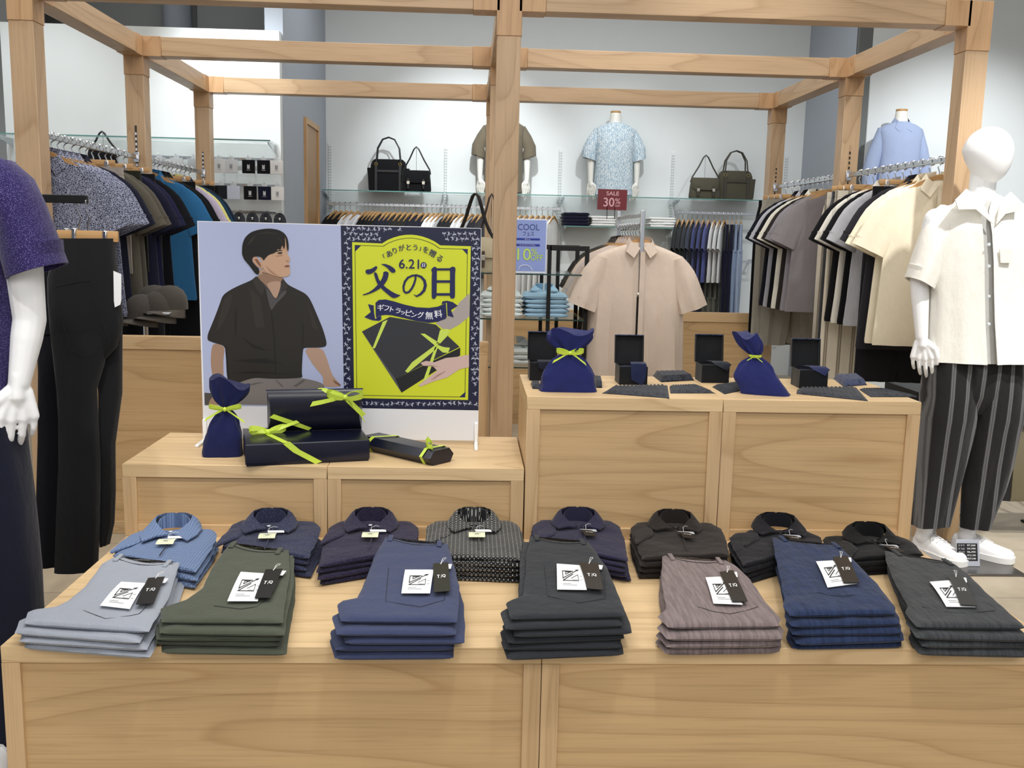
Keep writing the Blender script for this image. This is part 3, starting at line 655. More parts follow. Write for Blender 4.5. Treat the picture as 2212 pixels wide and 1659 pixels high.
# ------------------------------------------------------------------ poster standing on the low riser
PYB = 3.16
def poster():
    t = thing('display_poster', "large poster board of a man in a dark shirt beside a yellow Father's Day notice", 'poster', (-.42, PYB, LZ)); off = Vector((-.42, PYB, LZ))
    pz = lambda x, y, l=0: aY(x, y, PYB-.00012*l-.0002) - off
    TL, TR, BR, BL = aY(426, 477, PYB), aY(1040, 493, PYB), aY(1032.5, 962, PYB), aY(440, 958, PYB)
    a = [p-off for p in (BL, BR, TR, TL)]; a[0].z = a[1].z = .012
    MB().loft([[p for p in a], [p+Vector((0, .012, 0)) for p in a]]).build('board', plain('poster_board', '#dfe1e6', .45, 0, .4, 0), t, smooth=False)
    for x in (-.874+.42, .028+.42):
        MB().bbox(x-.006, x+.006, -.012, .024, 0, .075, .002, 1).bbox(x-.006, x+.006, -.105, .10, 0, .009, .002, 1).build('stand_foot', WHITEP, t)
    C1 = lambda pts, o=(420, 460), k=3.318: [(o[0]+x/k, o[1]+y/k) for x, y in pts]
    C2 = lambda pts: C1(pts, (780, 480), 7.54)
    C3 = lambda pts: C1(pts, (420, 480), 3.95)
    def sm(P, it=2, r=.22):
        for _ in range(it):
            Q = []
            for i in range(len(P)):
                a, b = P[i], P[(i+1) % len(P)]; Q += [(a[0]+(b[0]-a[0])*r, a[1]+(b[1]-a[1])*r), (b[0]+(a[0]-b[0])*r, b[1]+(a[1]-b[1])*r)]
            P = Q
        return P
    def mk(nm, layers, soft=False):
        cols = []; mb = MB()
        for l, (hx, polys) in enumerate(layers):
            if hx not in cols: cols.append(hx)
            mb.mat(cols.index(hx))
            for p in polys: mb.flat([pz(x, y, l+1) for x, y in (sm(p) if soft and l > 1 and len(p) > 4 else p)])
        return mb.build(nm, [plain('print_'+c[1:], c, .42, 0, .4, 0) for c in cols], t, smooth=False)
    # portrait side
    shirt = C3([(530,455),(495,490),(440,515),(380,540),(300,580),(240,625),(215,700),(170,820),(95,1000),(170,1030),(265,1055),(270,1180),(275,1300),(290,1368),(380,1370),(440,1345),(520,1325),(640,1335),(760,1335),(860,1330),(925,1325),(915,1290),(925,1080),(945,1070),(1090,1070),(1135,1050),(1100,920),(1050,800),(990,660),(950,610),(870,570),(800,535),(770,500),(750,475),(690,640),(600,560)])
    folds = [[(350,700),(365,820),(355,960),(345,1000),(345,820)], [(260,1055),(275,1060),(300,1340),(285,1340)], [(925,820),(935,900),(925,1070),(918,1000)], [(650,760),(662,760),(690,1000),(700,1320),(690,1320),(675,1000)], [(330,1180),(600,1160),(760,1210),(500,1200)], [(300,1290),(520,1270),(880,1300),(560,1290)], [(400,980),(520,1050),(640,1100),(500,1075)]]
    lit = [[(250,640),(330,600),(300,760),(220,900),(180,950)], [(960,660),(1000,760),(1060,930),(1010,900)], [(470,560),(560,640),(600,900),(520,900)]]
    skin = '#ad8f7b'
    dots = []
    rnd = random.Random(4)
    for j in range(34):
        for i in range(27):
            x = 436+i*11+(5.5 if j % 2 else 0); y = 492+j*11.2
            if x < 736 and not (x < 560 and y > 640) and x < 740: dots.append([(x, y), (x+1.3, y+.6), (x+.6, y+1.6)])
    mk('portrait_print', [
        ('#a9b2d2', [[(427.5, 478.5), (736, 487), (744, 880), (441.5, 876)]]),
        ('#bcc6e2', dots),
        ('#4b4744', [C3([(85,1455),(165,1460),(160,1560),(88,1560)])]),
        ('#9b7e6a', [C3([(160,1030),(262,1055),(245,1180),(250,1350),(252,1480),(240,1560),(120,1560),(130,1520),(165,1480),(175,1350),(150,1300),(138,1200),(142,1100)])]),
        ('#77716f', [C3([(250,1400),(380,1372),(440,1345),(520,1325),(640,1335),(860,1330),(925,1330),(1060,1360),(1110,1390),(1110,1425),(1268,1425),(1268,1560),(240,1560),(245,1480)])]),
        ('#5d5856', [C3(p) for p in ([(840,1400),(930,1340),(950,1350),(870,1405)], [(700,1345),(760,1400),(745,1405),(690,1350)], [(420,1400),(520,1370),(600,1365),(500,1390)])]),
        (skin, [C3([(935,1075),(1090,1070),(1130,1160),(1160,1260),(1180,1310),(1250,1390),(1230,1405),(1110,1405),(1095,1370),(1100,1320),(1030,1240),(975,1160)]), C3([(550,400),(555,470),(600,540),(640,600),(690,670),(715,620),(750,480),(760,460),(720,440),(600,400)])]),
        ('#7b5d4c', [C3(p) for p in ([(1180,1340),(1250,1385),(1240,1400),(1195,1372)], [(560,420),(620,470),(720,500),(740,470),(700,455),(640,440)], [(640,560),(700,600),(692,640)])]),
        ('#8d705c', [C3([(540,440),(520,520),(600,600),(690,690),(760,600),(780,500),(720,440)])]),
        ('#262320', [shirt]),
        ('#1b1916', [C3(p) for p in folds]),
        ('#2f2b27', [C3(p) for p in lit]),
        ('#3a3638', [C3([(560,490),(600,560),(640,620),(690,690),(740,620),(775,530),(760,500),(690,640),(610,540)])]),
        ('#4c494b', [C3([(605,555),(650,600),(690,675),(760,585),(790,580),(770,625),(700,690),(655,760),(635,690)])]),
        (skin, [C3([(612,520),(640,575),(690,660),(715,620),(745,510),(700,500)])]),
        ('#322e2b', [C3([(530,455),(500,490),(520,560),(575,635),(605,565),(560,490)]), C3([(750,475),(770,505),(800,540),(780,585),(735,560)])]),
        ('#b08c72', [C3([(560,230),(560,340),(700,330),(798,280),(792,130),(720,110),(640,150)])]),
        ('#bd9a80', [C3([(560,330),(600,420),(650,445),(700,462),(740,468),(790,465),(818,445),(815,400),(811,385),(815,372),(808,355),(806,340),(817,322),(817,308),(797,275),(790,240),(700,225),(620,280)])]),
        ('#a37d67', [C3(p) for p in ([(600,360),(650,440),(740,466),(690,440),(630,390)], [(775,330),(800,345),(808,335),(790,322)], [(690,285),(750,278),(755,288),(700,296)])]),
        ('#b78f76', [C3([(495,300),(530,292),(560,330),(590,380),(580,400),(545,385),(510,355),(495,325)])]),
        ('#7a5644', [C3([(512,315),(535,312),(560,350),(572,385),(555,375),(530,345)])]),
        ('#7b4f45', [C3([(758,380),(790,364),(812,370),(814,378),(795,386)])]),
        ('#1a1512', [C3([(700,264),(728,254),(750,258),(752,266),(728,272)]), C3([(688,248),(722,236),(752,240),(752,247),(722,245),(692,256)])]),
        ('#15130f', [C3([(405,270),(408,190),(430,130),(480,85),(550,62),(640,52),(720,65),(770,95),(797,140),(805,200),(802,250),(790,235),(780,150),(770,120),(775,190),(765,235),(748,190),(735,240),(712,225),(690,262),(640,275),(610,300),(590,332),(575,300),(540,290),(500,295),(490,330),(520,370),(555,400),(550,450),(520,440),(470,370),(425,320),(412,290)])]),
        ('#2a2621', [C3(p) for p in ([(500,110),(620,80),(720,100),(600,95)], [(450,200),(480,140),(530,110),(490,170)], [(700,120),(740,150),(755,200),(735,160)])]),
    ], True)
    # navy ground with dragonflies, yellow notice
    fl = []; gx = 0
    for j in range(37):
        for i in range(28):
            x = 741+i*11.2+rnd.uniform(-1.6, 1.6)+(5.6 if j % 2 else 0); y = 494+j*10.8+rnd.uniform(-1.6, 1.6)
            xr = 1037-(y-493)*.012
            if not (742.5 < x < xr-1.5 and 492+(x-740)*.02 < y < 880): continue
            if 756 < x < 1020 and y > (518 if (x < 822 or x > 955) else 500) and y < 868: continue
            a = rnd.uniform(0, 6.28); ca, sa = math.cos(a), math.sin(a)
            def q(u, v): u *= .78; v *= .78; return (x+(u*ca-v*sa), y+(u*sa+v*ca))
            for s in (-1, 1):
                fl.append([q(0, -.3), q(s*5, -3.6), q(s*5.6, -2.2), q(s*1, .4)]); fl.append([q(0, .8), q(s*5.2, .6), q(s*4.9, 2), q(s*.6, 1.5)])
            fl.append([q(-.5, -1.5), q(.5, -1.5), q(.4, 4), q(1.8, 8), q(1.1, 8.2), q(-.4, 4)])
    arc = lambda x0, y0, x1, y1, hh, n=10: [(x0+(x1-x0)*k/n, y0+(y1-y0)*k/n - hh*math.sin(math.pi*k/n)**.8) for k in range(n+1)]
    outer = [(760.6,523)] + arc(825, 526, 951, 530, 21) + [(1017,532),(1011,864),(765,860)]
    inner = [(766,529)] + arc(827, 531.5, 950, 536, 20) + [(1010.5,538),(1005,858.5),(770,854.5)]
    inner2 = [(767.3,530.3)] + arc(827.8, 532.8, 949, 537.3, 20) + [(1009.2,539.3),(1003.7,857.2),(771.3,853.2)]
    def ring(a, b): return [[a[i], a[(i+1) % len(a)], b[(i+1) % len(a)], b[i]] for i in range(len(a))]
    nv = '#1c2050'
    box = [C1([(1200,850),(1400,745),(1730,800),(1900,960),(1440,1190)])]
    mk('notice_print', [
        ('#161a38', [[(736, 487), (1039, 494), (1033.5, 886.5), (743.5, 881)]]),
        ('#cfd3e6', fl),
        ('#c9d22c', [outer]),
        ('#3b3f1e', ring(inner, inner2)),
        (nv, [C1(p) for p in ([(1152,234),(1194,234),(1152,277)], [(1917,257),(1960,259),(1958,302)], [(1944,1280),(1940,1322),(1898,1320)])]),
        ('#a49b98', [C1([(1972,575),(1972,740),(1900,800),(1835,835),(1780,830),(1730,790),(1860,700),(1900,640)])]),
        ('#2f3138', box), ('#1b1c1f', [C1([(1440,1190),(1905,965),(1905,1020),(1485,1288)])]), ('#4d5055', [C1([(1200,850),(1440,1190),(1485,1288),(1440,1220)])]),
        ('#c4d95a', [C1(p) for p in ([(1350,780),(1385,765),(1295,968),(1275,972)], [(1620,865),(1650,865),(1760,935),(1735,960)], [(1722,950),(1745,965),(1530,1145),(1510,1135),(1560,1070)], [(1725,960),(1745,960),(1662,1210),(1640,1200)], [(1735,940),(1760,840),(1810,830),(1832,850),(1810,885),(1752,945)], [(1740,945),(1790,962),(1832,966),(1818,1003),(1780,1000),(1735,962)])]),
        ('#c8ada6', [C1([(1968,1015),(1968,1105),(1900,1120),(1810,1180),(1720,1205),(1620,1245),(1605,1235),(1690,1170),(1740,1130),(1710,1100),(1640,1095),(1620,1075),(1660,1060),(1720,1070),(1800,1040),(1890,1030)])]),
        ('#a98880', [C1([(1690,1200),(1740,1160),(1800,1130),(1790,1145),(1720,1190)]), C1([(1640,1095),(1700,1090),(1760,1105),(1712,1102)])]),
        ('#3d4079', [C2(p) for p in ([(112,1334),(220,1358),(228,1562),(325,1515),(332,1583),(292,1607),(180,1596),(52,1546),(158,1462)],)]),
        (nv, [C2(p) for p in ([(235,1310),(290,1265),(400,1258),(520,1285),(700,1340),(900,1385),(1100,1395),(1250,1375),(1380,1320),(1395,1530),(1380,1570),(1250,1620),(1100,1640),(900,1610),(700,1560),(500,1515),(400,1508),(300,1520),(240,1560)],
              [(115,1340),(205,1365),(215,1560),(240,1568),(320,1522),(325,1580),(290,1600),(180,1590),(60,1545),(160,1460)], [(1310,1340),(1325,1290),(1400,1278),(1490,1300),(1575,1360),(1465,1430),(1510,1550),(1405,1520),(1398,1310)])]),
        ('#c9d22c', [C2([(205,1364),(222,1366),(228,1470),(250,1572),(232,1572),(214,1480)]), C2([(1384,1318),(1396,1312),(1406,1530),(1396,1540)])]),
    ])
    # lettering of the notice
    ex = (pz(1000, 600) - pz(800, 596.5)).normalized(); kpx = (pz(1000, 600)-pz(800, 596.5)).length/200; ez = Vector((0, 0, 1))
    lm = MB(); L = 24
    def polys(pp, l=L):
        for p in pp: lm.flat([pz(x, y, l) for x, y in (sm(C2(p), 2, .16) if len(p) > 8 else C2(p))])
    polys([[(70,790),(90,770),(150,765),(200,740),(235,715),(265,722),(262,750),(225,800),(170,835),(115,848),(78,830)],
           [(315,678),(400,680),(480,710),(545,755),(565,795),(545,820),(505,822),(470,795),(430,745),(380,710)],
           [(360,815),(400,797),(445,815),(450,850),(430,930),(380,1010),(300,1085),(200,1140),(110,1175),(30,1190),(22,1178),(120,1145),(200,1090),(280,1010),(335,925),(360,860)],
           [(1140,780),(1160,745),(1200,720),(1235,745),(1235,780),(1230,1200),(1210,1240),(1180,1250),(1150,1235),(1150,900),(1158,810)],
           [(1440,750),(1490,720),(1530,735),(1540,770),(1530,830),(1530,1200),(1520,1235),(1480,1245),(1445,1225),(1450,800)],
           [(1230,750),(1450,750),(1450,785),(1230,785)], [(1230,945),(1450,945),(1450,985),(1230,985)], [(1230,1155),(1450,1155),(1450,1195),(1230,1195)]])
    polys([[(205,825),(240,815),(262,840),(290,930),(330,990),(400,1060),(500,1130),(590,1175),(648,1188),(600,1215),(545,1235),(500,1225),(420,1160),(330,1080),(265,1000),(235,930)]], L+1)
    pth = [(890,862),(885,930),(860,1010),(825,1080),(780,1135),(730,1150),(697,1120),(690,1050),(712,970),(760,905),(830,870),(905,862),(980,890),(1032,950),(1048,1030),(1025,1110),(970,1170),(905,1205),(860,1180)]
    wd_ = [30,32,34,34,32,30,30,34,36,34,30,30,38,44,48,46,38,24,8]
    for k in range(len(pth)-1):
        a = Vector(pth[k]); b = Vector(pth[k+1]); d = (b-a).normalized(); n = Vector((-d.y, d.x)); e1 = d*wd_[k]*.22
        polys([[tuple(a-e1+n*wd_[k]/2), tuple(b+e1+n*wd_[k+1]/2), tuple(b+e1-n*wd_[k+1]/2), tuple(a-e1-n*wd_[k]/2)]], L+.2*(k % 5))
    puttext(lm, '6.21', pz(862, 579.5, L), ex, ez, 43*kpx, 19.5*kpx, .0004)
    cc = pz(915, 572.8, L); lm.flat([cc+ex*(6.6*kpx*math.cos(a))+ez*(6.6*kpx*math.sin(a)) for a in [2*math.pi*k/24 for k in range(24)]])
    def chars(mb, seq, l):
        for ch, x, y, rot, sz in seq:
            px_, py_ = C2([(x, y)])[0]; s = sz/7.54*kpx; vs, fs, tw, th = textmesh(ch, 1.0)
            if not vs: continue
            k = s/max(tw, th); ca, sa = math.cos(R_(rot)), math.sin(R_(rot)); c = pz(px_, py_, l)
            for oo in (0, .0004, -.0004): mb.add([c + Vector((0, oo*.06-.00004, 0)) + ex*((v.x-tw/2)*k*ca-(v.y-th/2)*k*sa+oo) + ez*((v.x-tw/2)*k*sa+(v.y-th/2)*k*ca) for v in vs], fs)
    chars(lm, [('「',375,550,30,62),('あ',458,512,25,98),('り',548,462,18,92),('が',658,415,12,98),('と',778,407,3,92),('う',880,410,-3,92),('」',958,430,-8,62),('を',1055,448,-14,98),('贈',1165,505,-26,112),('る',1280,588,-36,98)], L)
    lm.build('notice_lettering', plain('print_'+nv[1:], nv, .42, 0, .4, 0), t, smooth=False)
    lm = MB()
    chars(lm, [('ギ',318,1388,-10,108),('フ',415,1402,-12,82),('ト',502,1420,-13,86),('ラ',602,1444,-14,86),('ッ',680,1478,-14,62),('ピ',775,1480,-12,100),('ン',862,1512,-10,80),('グ',970,1510,-6,104),('無',1110,1520,0,126),('料',1257,1492,8,126),('日',1018,700,0,56)], L+3)
    lm.build('ribbon_lettering', plain('print_white', '#e6e8f2', .42, 0, .4, 0), t, smooth=False)
poster()

# ------------------------------------------------------------------ gifts
BOXM = NT('navy_gift_card', .28, 0, .5); BOXM.base(hexc('#0e1226')); BOXM = BOXM.m
LIME = plain('lime_satin_ribbon', '#c9e04e', .35, 0, .5, .05)
CLOTHB = fabric('navy_nonwoven_cloth', '#20265e', 'plain', None, .85)
CLOTHD = fabric('dark_navy_nonwoven_cloth', '#141a48', 'plain', None, .75)
def gift_bag(label, loc, rz, w, d, hn, ht, m, lean=(0, 0), flare=.6, seed=0, bow=1.0, ft=.0, body_shift=(0, 0), group='gift bags'):
    t = thing('gift_bag', label, 'gift bag', loc, rz, group); mb = MB(); rings = []; nv = 34; nu = 56
    for j in range(nv+1):
        v = j/nv; z = v*ht
        if z < hn:
            q = z/hn; W = w*(1 - .10*q - .76*q**3.2); D = d*(1-.72*q**2.4)*(1 if q > .02 else .97); sq = 4.5-2.4*q
        else:
            q = (z-hn)/(ht-hn); W = w*(.14+flare*math.sin(min(1, q*1.35)*math.pi/2)); D = d*(.28+.42*q); sq = 2.1
        ox = lean[0]*(v**1.5) + (body_shift[0]*math.sin(math.pi*min(1, z/hn)) if z < hn else 0); oy = lean[1]*v
        r = []
        for i in range(nu):
            a = 2*math.pi*i/nu; ca, sa = math.cos(a), math.sin(a); k = (abs(ca)**sq+abs(sa)**sq)**(-1/sq)
            near = math.exp(-((z-hn)/(ht*.16))**2)
            pl = 1 + near*.30*math.sin(a*7+seed) + .07*mnoise.noise(Vector((ca*2+seed, sa*2, v*5))) + .045*mnoise.noise(Vector((ca*6, sa*6+seed, v*9)))
            if z > hn: pl += .12*math.sin(a*4+seed*2)*((z-hn)/(ht-hn))
            zz = z + (ft*ca*((z-hn)/(ht-hn)) if z > hn else 0) + (.012*math.sin(a*3+seed)*((z-hn)/(ht-hn)) if z > hn else 0)
            r.append((W/2*k*ca*pl+ox, D/2*k*sa*pl+oy, max(.0003, zz)))
        rings.append(r)
    mb.loft(rings, True, True, True); mb.build('cloth_bag', m, t, ang=60)
    v = hn/ht; c = Vector((lean[0]*v**1.5, lean[1]*v, hn)); rr = w*.5*.17; rd = d*.17
    mb = MB(); mb.ribbon([c+Vector((rr*1.25*math.cos(a), rd*1.5*math.sin(a), 0)) for a in [2*math.pi*k/20 for k in range(21)]], Vector((0, 0, 1)), .009, .0012); mb.build('ribbon_band', LIME, t)
    bowmesh(c+Vector((0, -rd*1.55, 0)), Vector((1, 0, 0)), Vector((0, 0, 1)), bow, seed).build('ribbon_bow', LIME, t)
    return t
def bowmesh(c, ex, ez, s=1.0, seed=0, tails=((-.052, -.028), (.05, -.034)), wid=.010):
    """bow: two loops, knot, two tails; ex along the bow, ez up, normal toward -(ex x ez)"""
    c = Vector(c); ex = Vector(ex).normalized(); ez = Vector(ez).normalized(); n = ex.cross(ez).normalized()*-1 if ex.cross(ez).y > 0 else ex.cross(ez).normalized()
    mb = MB(); wv = (ez*.8+n*.2)
    for sd in (-1, 1):
        pts = []; 
        for k in range(15):
            a = 2*math.pi*k/14; r = .021*s
            pts.append(c + ex*(sd*(r*(1-math.cos(a)))) + n*(.010*s*math.sin(a)+.004) + ez*(.008*s*(1-math.cos(a))*.5 + .004*s*math.sin(a)*(1 if seed % 2 else -1)))
        ws = [wid*s*(.45+.75*math.sin(math.pi*k/14)) for k in range(15)]; mb.ribbon(pts, wv, ws, .0008)
    for tx, tz in tails:
        pts = [c+n*.003, c+ex*tx*.35*s+ez*tz*.25*s+n*.012*s, c+ex*tx*.7*s+ez*tz*.65*s+n*.012*s, c+ex*tx*s+ez*tz*s+n*.006*s]; mb.ribbon(pts, (ez+ex*(.5 if tx*tz > 0 else -.5)), [wid*s*.5, wid*s*.9, wid*s, wid*s*1.05], .0008)
    mb.ball(c+n*.006*s, (.006*s, .005*s, .0065*s), 10, 8); return mb
gift_bag('dark blue cloth gift bag tied with lime ribbon, standing left of the flat box', (-.765, 2.955, LZ), .1, .118, .075, .150, .232, CLOTHD, (.026, 0), .80, 1, 1.15, -.018)
gift_bag('blue cloth gift bag with lime bow, standing in front of the leftmost tie box', (.309, 2.935, HZ), 0, .175, .060, .122, .187, CLOTHB, (.004, 0), .68, 2, 1.0, .0)
gift_bag('blue cloth gift bag slumping to the left between two tie boxes on the tall riser', (.935, 2.935, HZ), -.35, .150, .070, .118, .182, CLOTHB, (-.070, .01), .40, 3, .45, .0, (-.02, 0))
# flat lidded box
f0 = aZ(530, 1009, LZ); f1 = aZ(799, 996, LZ); ang = math.atan2(f1.y-f0.y, f1.x-f0.x); W_ = (f1-f0).length; FBH = .068
t = thing('gift_box', 'flat navy gift box with lime ribbon lying under the upright curved box', 'gift box', ((f0+f1)/2).to_tuple(), ang, 'navy gift boxes')
MB().bbox(-W_/2+.003, W_/2-.003, .004, .246, 0, FBH-.004, .002, 2).build('box_base', BOXM, t)
MB().bbox(-W_/2, W_/2, 0, .25, .006, FBH, .004, 3).build('box_lid', BOXM, t)
rb = MB(); zt = FBH+.0006
loc = lambda px, py: (Matrix.Rotation(-ang, 3, 'Z') @ (aZ(px, py, LZ+FBH)-Vector(((f0+f1)/2)))) 
A = loc(578, 938); B = loc(617, 953.5); A.z = B.z = zt; B.y = -.0006
fr = Matrix.Rotation(-ang, 3, 'Z') @ (aY(690, 998, f0.y+.35*(f1.y-f0.y)) - (f0+f1)/2)
wd2 = Vector((.8, .6, 0)).normalized()
rb.ribbon([loc(540, 926)*1, A, B], Vector((1, .5, 0)), .019, .0008); rb.ribbon([B+Vector((0, 0, .0005)), Vector((B.x+.03, -.0015, FBH*.62)), Vector((fr.x, -.0015, .003))], Vector((1, 0, .35)), .021, .0008)
rb.build('ribbon_band', LIME, t)
bowmesh(A+Vector((0, 0, .006)), Vector((1, .12, 0)), Vector((0, .35, 1)), 1.35, 1, ((-.03, .004), (.075, .022)), .011).build('ribbon_bow', LIME, t)
# upright pillow box on it
pb = aZ(680, 935, LZ+FBH); PWd, PHt, PDp = .298, .137, .052
t = thing('gift_box', 'navy curved pillow gift box standing upright on the flat box, tied with a lime bow', 'gift box', (pb.x, pb.y+.012, LZ+FBH+.0005), ang*.8, 'navy gift boxes')
mb = MB(); rings = []
for i in range(29):
    u = -1+2*i/28; r = []
    for k in range(32):
        a = 2*math.pi*k/32
        s = abs(math.sin(a))**1.0*(1 if math.sin(a) >= 0 else -1); zc = math.cos(a)
        y = PDp/2*s*(abs(math.sin(a))**.35); z = PHt/2*(zc if abs(zc) < .98 else (1 if zc > 0 else -1))
        endin = .012*(1-(z/(PHt/2))**2); x = u*(PWd/2-endin*abs(u)**6)
        r.append((x, y+.016*(1-(z/(PHt/2))), z+PHt/2))
    rings.append(r)
mb.loft(rings); mb.build('box_body', BOXM, t, ang=50)
MB().bbox(-PWd/2-.001, PWd/2+.001, -.004+0, .004, PHt-.003, PHt+.0012, .0006, 1).build('closing_edge', plain('card_edge', '#20263c', .4), t)
def pf(px, py, out=.0018):   # point on the box's curved front in its own space
    q = aY(px, py, pb.y-.02); x = (q.x-pb.x); z = max(.001, min(PHt, q.z-(LZ+FBH))); zc = (z-PHt/2)/(PHt/2); zc = max(-.999, min(.999, zc)); s = math.sqrt(1-zc*zc)
    return Vector((x, -PDp/2*s*s**.35 + .016*(1-zc) - out, z))
rb = MB()
def strip(mb, p0, p1, w, n=8): mb.ribbon([pf(p0[0]+(p1[0]-p0[0])*k/n, p0[1]+(p1[1]-p0[1])*k/n) for k in range(n+1)], Vector((.8, 0, .6)), w, .0008)
strip(rb, (681, 841), (741, 862), .016); strip(rb, (741, 862), (783, 905), .016); strip(rb, (584, 898), (668, 933), .017)
rb.build('ribbon_band', LIME, t)
bowmesh(pf(741, 862, .004), Vector((1, 0, -.05)), Vector((0, 0, 1)), 1.35, 0, ((-.078, -.018), (.045, -.055)), .013).build('ribbon_bow', LIME, t)
# six-sided box on the right
a0 = aZ(803, 967, LZ); b0 = aZ(955, 1002, LZ); ax = (b0-a0).normalized(); LN = (b0-a0).length; sd = Vector((-ax.y, ax.x, 0)); angh = math.atan2(ax.y, ax.x)
t = thing('gift_box', 'small six-sided navy gift box with lime ribbon lying right of the flat box', 'gift box', ((a0+b0)/2).to_tuple(), angh, 'navy gift boxes')
hx_ = [(-.055, .024), (-.040, .0), (.040, 0), (.055, .024), (.034, .046), (-.034, .046)]
mb = MB(); mb.loft([[(x, y*s, .0004+z*.98+(1-s)*.01) for y, z in hx_] for x, s in ((-LN/2, .93), (-LN/2+.006, 1), (LN/2-.006, 1), (LN/2, .93))]); mb.build('box_body', BOXM, t, smooth=False)
rb = MB()
for x, w in ((-LN*.30, .015), (LN*.40, .012)):
    loop = [Vector((x+y*(.55 if x < 0 else .1), y*1.02, .0012+z*1.02)) for y, z in hx_]; loop.append(loop[0])
    rb.ribbon(loop[1:]+[loop[1]], Vector((1, 0, 0)), w, .0008)
rb.build('ribbon_band', LIME, t)
bowmesh(Vector((LN*.36, -.006, .050)), Vector((.6, -.6, 0)), Vector((0, .1, 1)), 1.05, 1, ((-.10, .004), (.04, -.03)), .011).build('ribbon_bow', LIME, t)

# ------------------------------------------------------------------ tie boxes on the tall riser
BLKC = fabric('black_box_paper', '#101216', 'plain', None, .6); LIDP = fabric('navy_textured_paper', '#1d2436', 'jacquard', '#34405c', .6)
TIEB = [((1143.7, 822), 'leftmost, behind the knotted blue bag', '#171a2c', 0), ((1337, 831), 'its blue tie hanging down the front', '#1b2547', 1), ((1515, 827), 'a grey-navy tie tip over its rim, left of the slumped bag', '#1c212b', 2), ((1725.6, 838.7), 'with a blue tie tip over its rim, rightmost of the four', '#232a52', 3)]
for (bp, lab, col, k) in TIEB:
    p = aZ(*bp, HZ); S = .0935
    t = thing('tie_box', f'open black tie box, {lab}' if k != 3 else 'open black tie box with a blue tie tip over its rim, rightmost of the four', 'tie box', (p.x, p.y, HZ), .0 if k != 3 else -.04, 'open tie boxes')
    bh = .060
    mb = MB(); th = .003
    mb.box(0, S, 0, th, 0, bh).box(0, S, S-th, S, 0, bh).box(0, th, th, S-th, 0, bh).box(S-th, S, th, S-th, 0, bh).box(th, S-th, th, S-th, 0, .004); mb.build('box_body', BLKC, t, smooth=False)
    M = Matrix.Translation((0, S, bh)) @ Matrix.Rotation(R_(-8), 4, 'X')
    mb = MB(); L2 = S+.004
    mb.bbox(-.002, L2-.002, 0.012, .015, 0, .094, .001, 1, M); mb.bbox(-.002, .001, -.003, .013, 0, .094, .0008, 1, M); mb.bbox(L2-.005, L2-.002, -.003, .013, 0, .094, .0008, 1, M); mb.build('lid_tray', BLKC, t)
    MB().bbox(-.002, L2-.002, -.004, .015, .092, .096, .001, 1, M).build('lid_edge', LIDP, t)
    m = fabric('silk_tie_cloth', col, 'plain', None, .5)
    tt = thing('necktie', {0: 'dark navy necktie rolled in the leftmost tie box', 1: 'blue necktie draped down the front of a tie box', 2: 'grey-navy necktie with its tip over a box rim, beside the seam', 3: 'blue necktie with its tip over the rim of the rightmost tie box'}[k], 'necktie', (p.x, p.y, HZ), 0, 'neckties in boxes')
    mb = MB()
    mb.lathe([(.0, .0), (.030, .0), (.034, .004), (.034, .044), (.030, .048), (.0, .048)], 20, (.038, S*.52, .006)); mb.build('roll', m, tt)
    mb = MB()
    if k == 1: pts = [(.062, .05, .064), (.062, .02, .074), (.062, -.004, .070), (.062, -.006, .04), (.062, -.006, .018)]; ws = [.048, .050, .052, .050, .046]; tip = (.072, -.006, .001)
    elif k == 0: pts = [(.05, .05, .064), (.05, .02, .068), (.052, -.003, .064), (.052, -.006, .045)]; ws = [.05, .05, .05, .046]; tip = (.056, -.006, .028)
    else: pts = [(.030, .055, .064), (.045, .03, .072), (.060, .008, .072), (.070, -.004, .064)]; ws = [.05, .054, .056, .056]; tip = (.082, -.008, .044)
    pts = [Vector(q) for q in pts]; n = len(pts); rings = []
    for i, q in enumerate(pts+[Vector(tip)]):
        w = ws[i] if i < n else .004
        rings.append([q+Vector((-w/2, 0, 0)), q+Vector((0, -.003, .001)), q+Vector((w/2, 0, 0)), q+Vector((0, .002, -.001))])
    mb.loft(rings); mb.build('blade', m, tt, ang=60)
# folded and pleated dark goods around the boxes
PLT = fabric('black_pleated_cloth', '#17191f', 'jacquard', '#2c303a', .7); PLN = fabric('navy_pleated_cloth', '#1a2140', 'jacquard', '#38405e', .7)
def pleated(label, q, h, m, npl=12, name='pleated_scarf', cat='scarf', amp=.006):
    P = [aZ(x, y, HZ) for x, y in q]; c = sum(P, Vector())/4; P = [p-c for p in P]; f = quadmap(P)     # TL TR BR BL
    t = thing(name, label, cat, (c.x, c.y, HZ), 0, None); mb = MB(); nu = npl*4+1; top = []; bot = []
    for j in range(9):
        v = j/8; rt = []; rb = []
        for i in range(nu):
            u = i/(nu-1); p = f(u, v); ed = min(1, min(u, 1-u)*14, min(v, 1-v)*6+.25); z = h*ed + amp*abs(math.sin(math.pi*u*npl+v*.8))*(1-v*.65)*ed
            rt.append((p.x, p.y, z)); rb.append((p.x, p.y, .0004))
        top.append(rt); bot.append(rb)
    mb.loft([top[j]+list(reversed(bot[j])) for j in range(9)]); mb.build('folded_cloth', m, t); return t
pleated('black pleated scarf spread in front of the tie box with the hanging tie', [(1322, 838), (1442, 834), (1446, 861), (1300, 850)], .007, PLT, 15)
pleated('narrow black pleated scarf in front of the folded square cloth, at the riser seam', [(1446, 836), (1500, 834), (1546, 850), (1448, 850)], .006, PLT, 11)
pleated('black pleated scarf spread in front of the rightmost tie box', [(1722, 842), (1850, 838), (1876, 867), (1720, 851)], .007, PLT, 15)
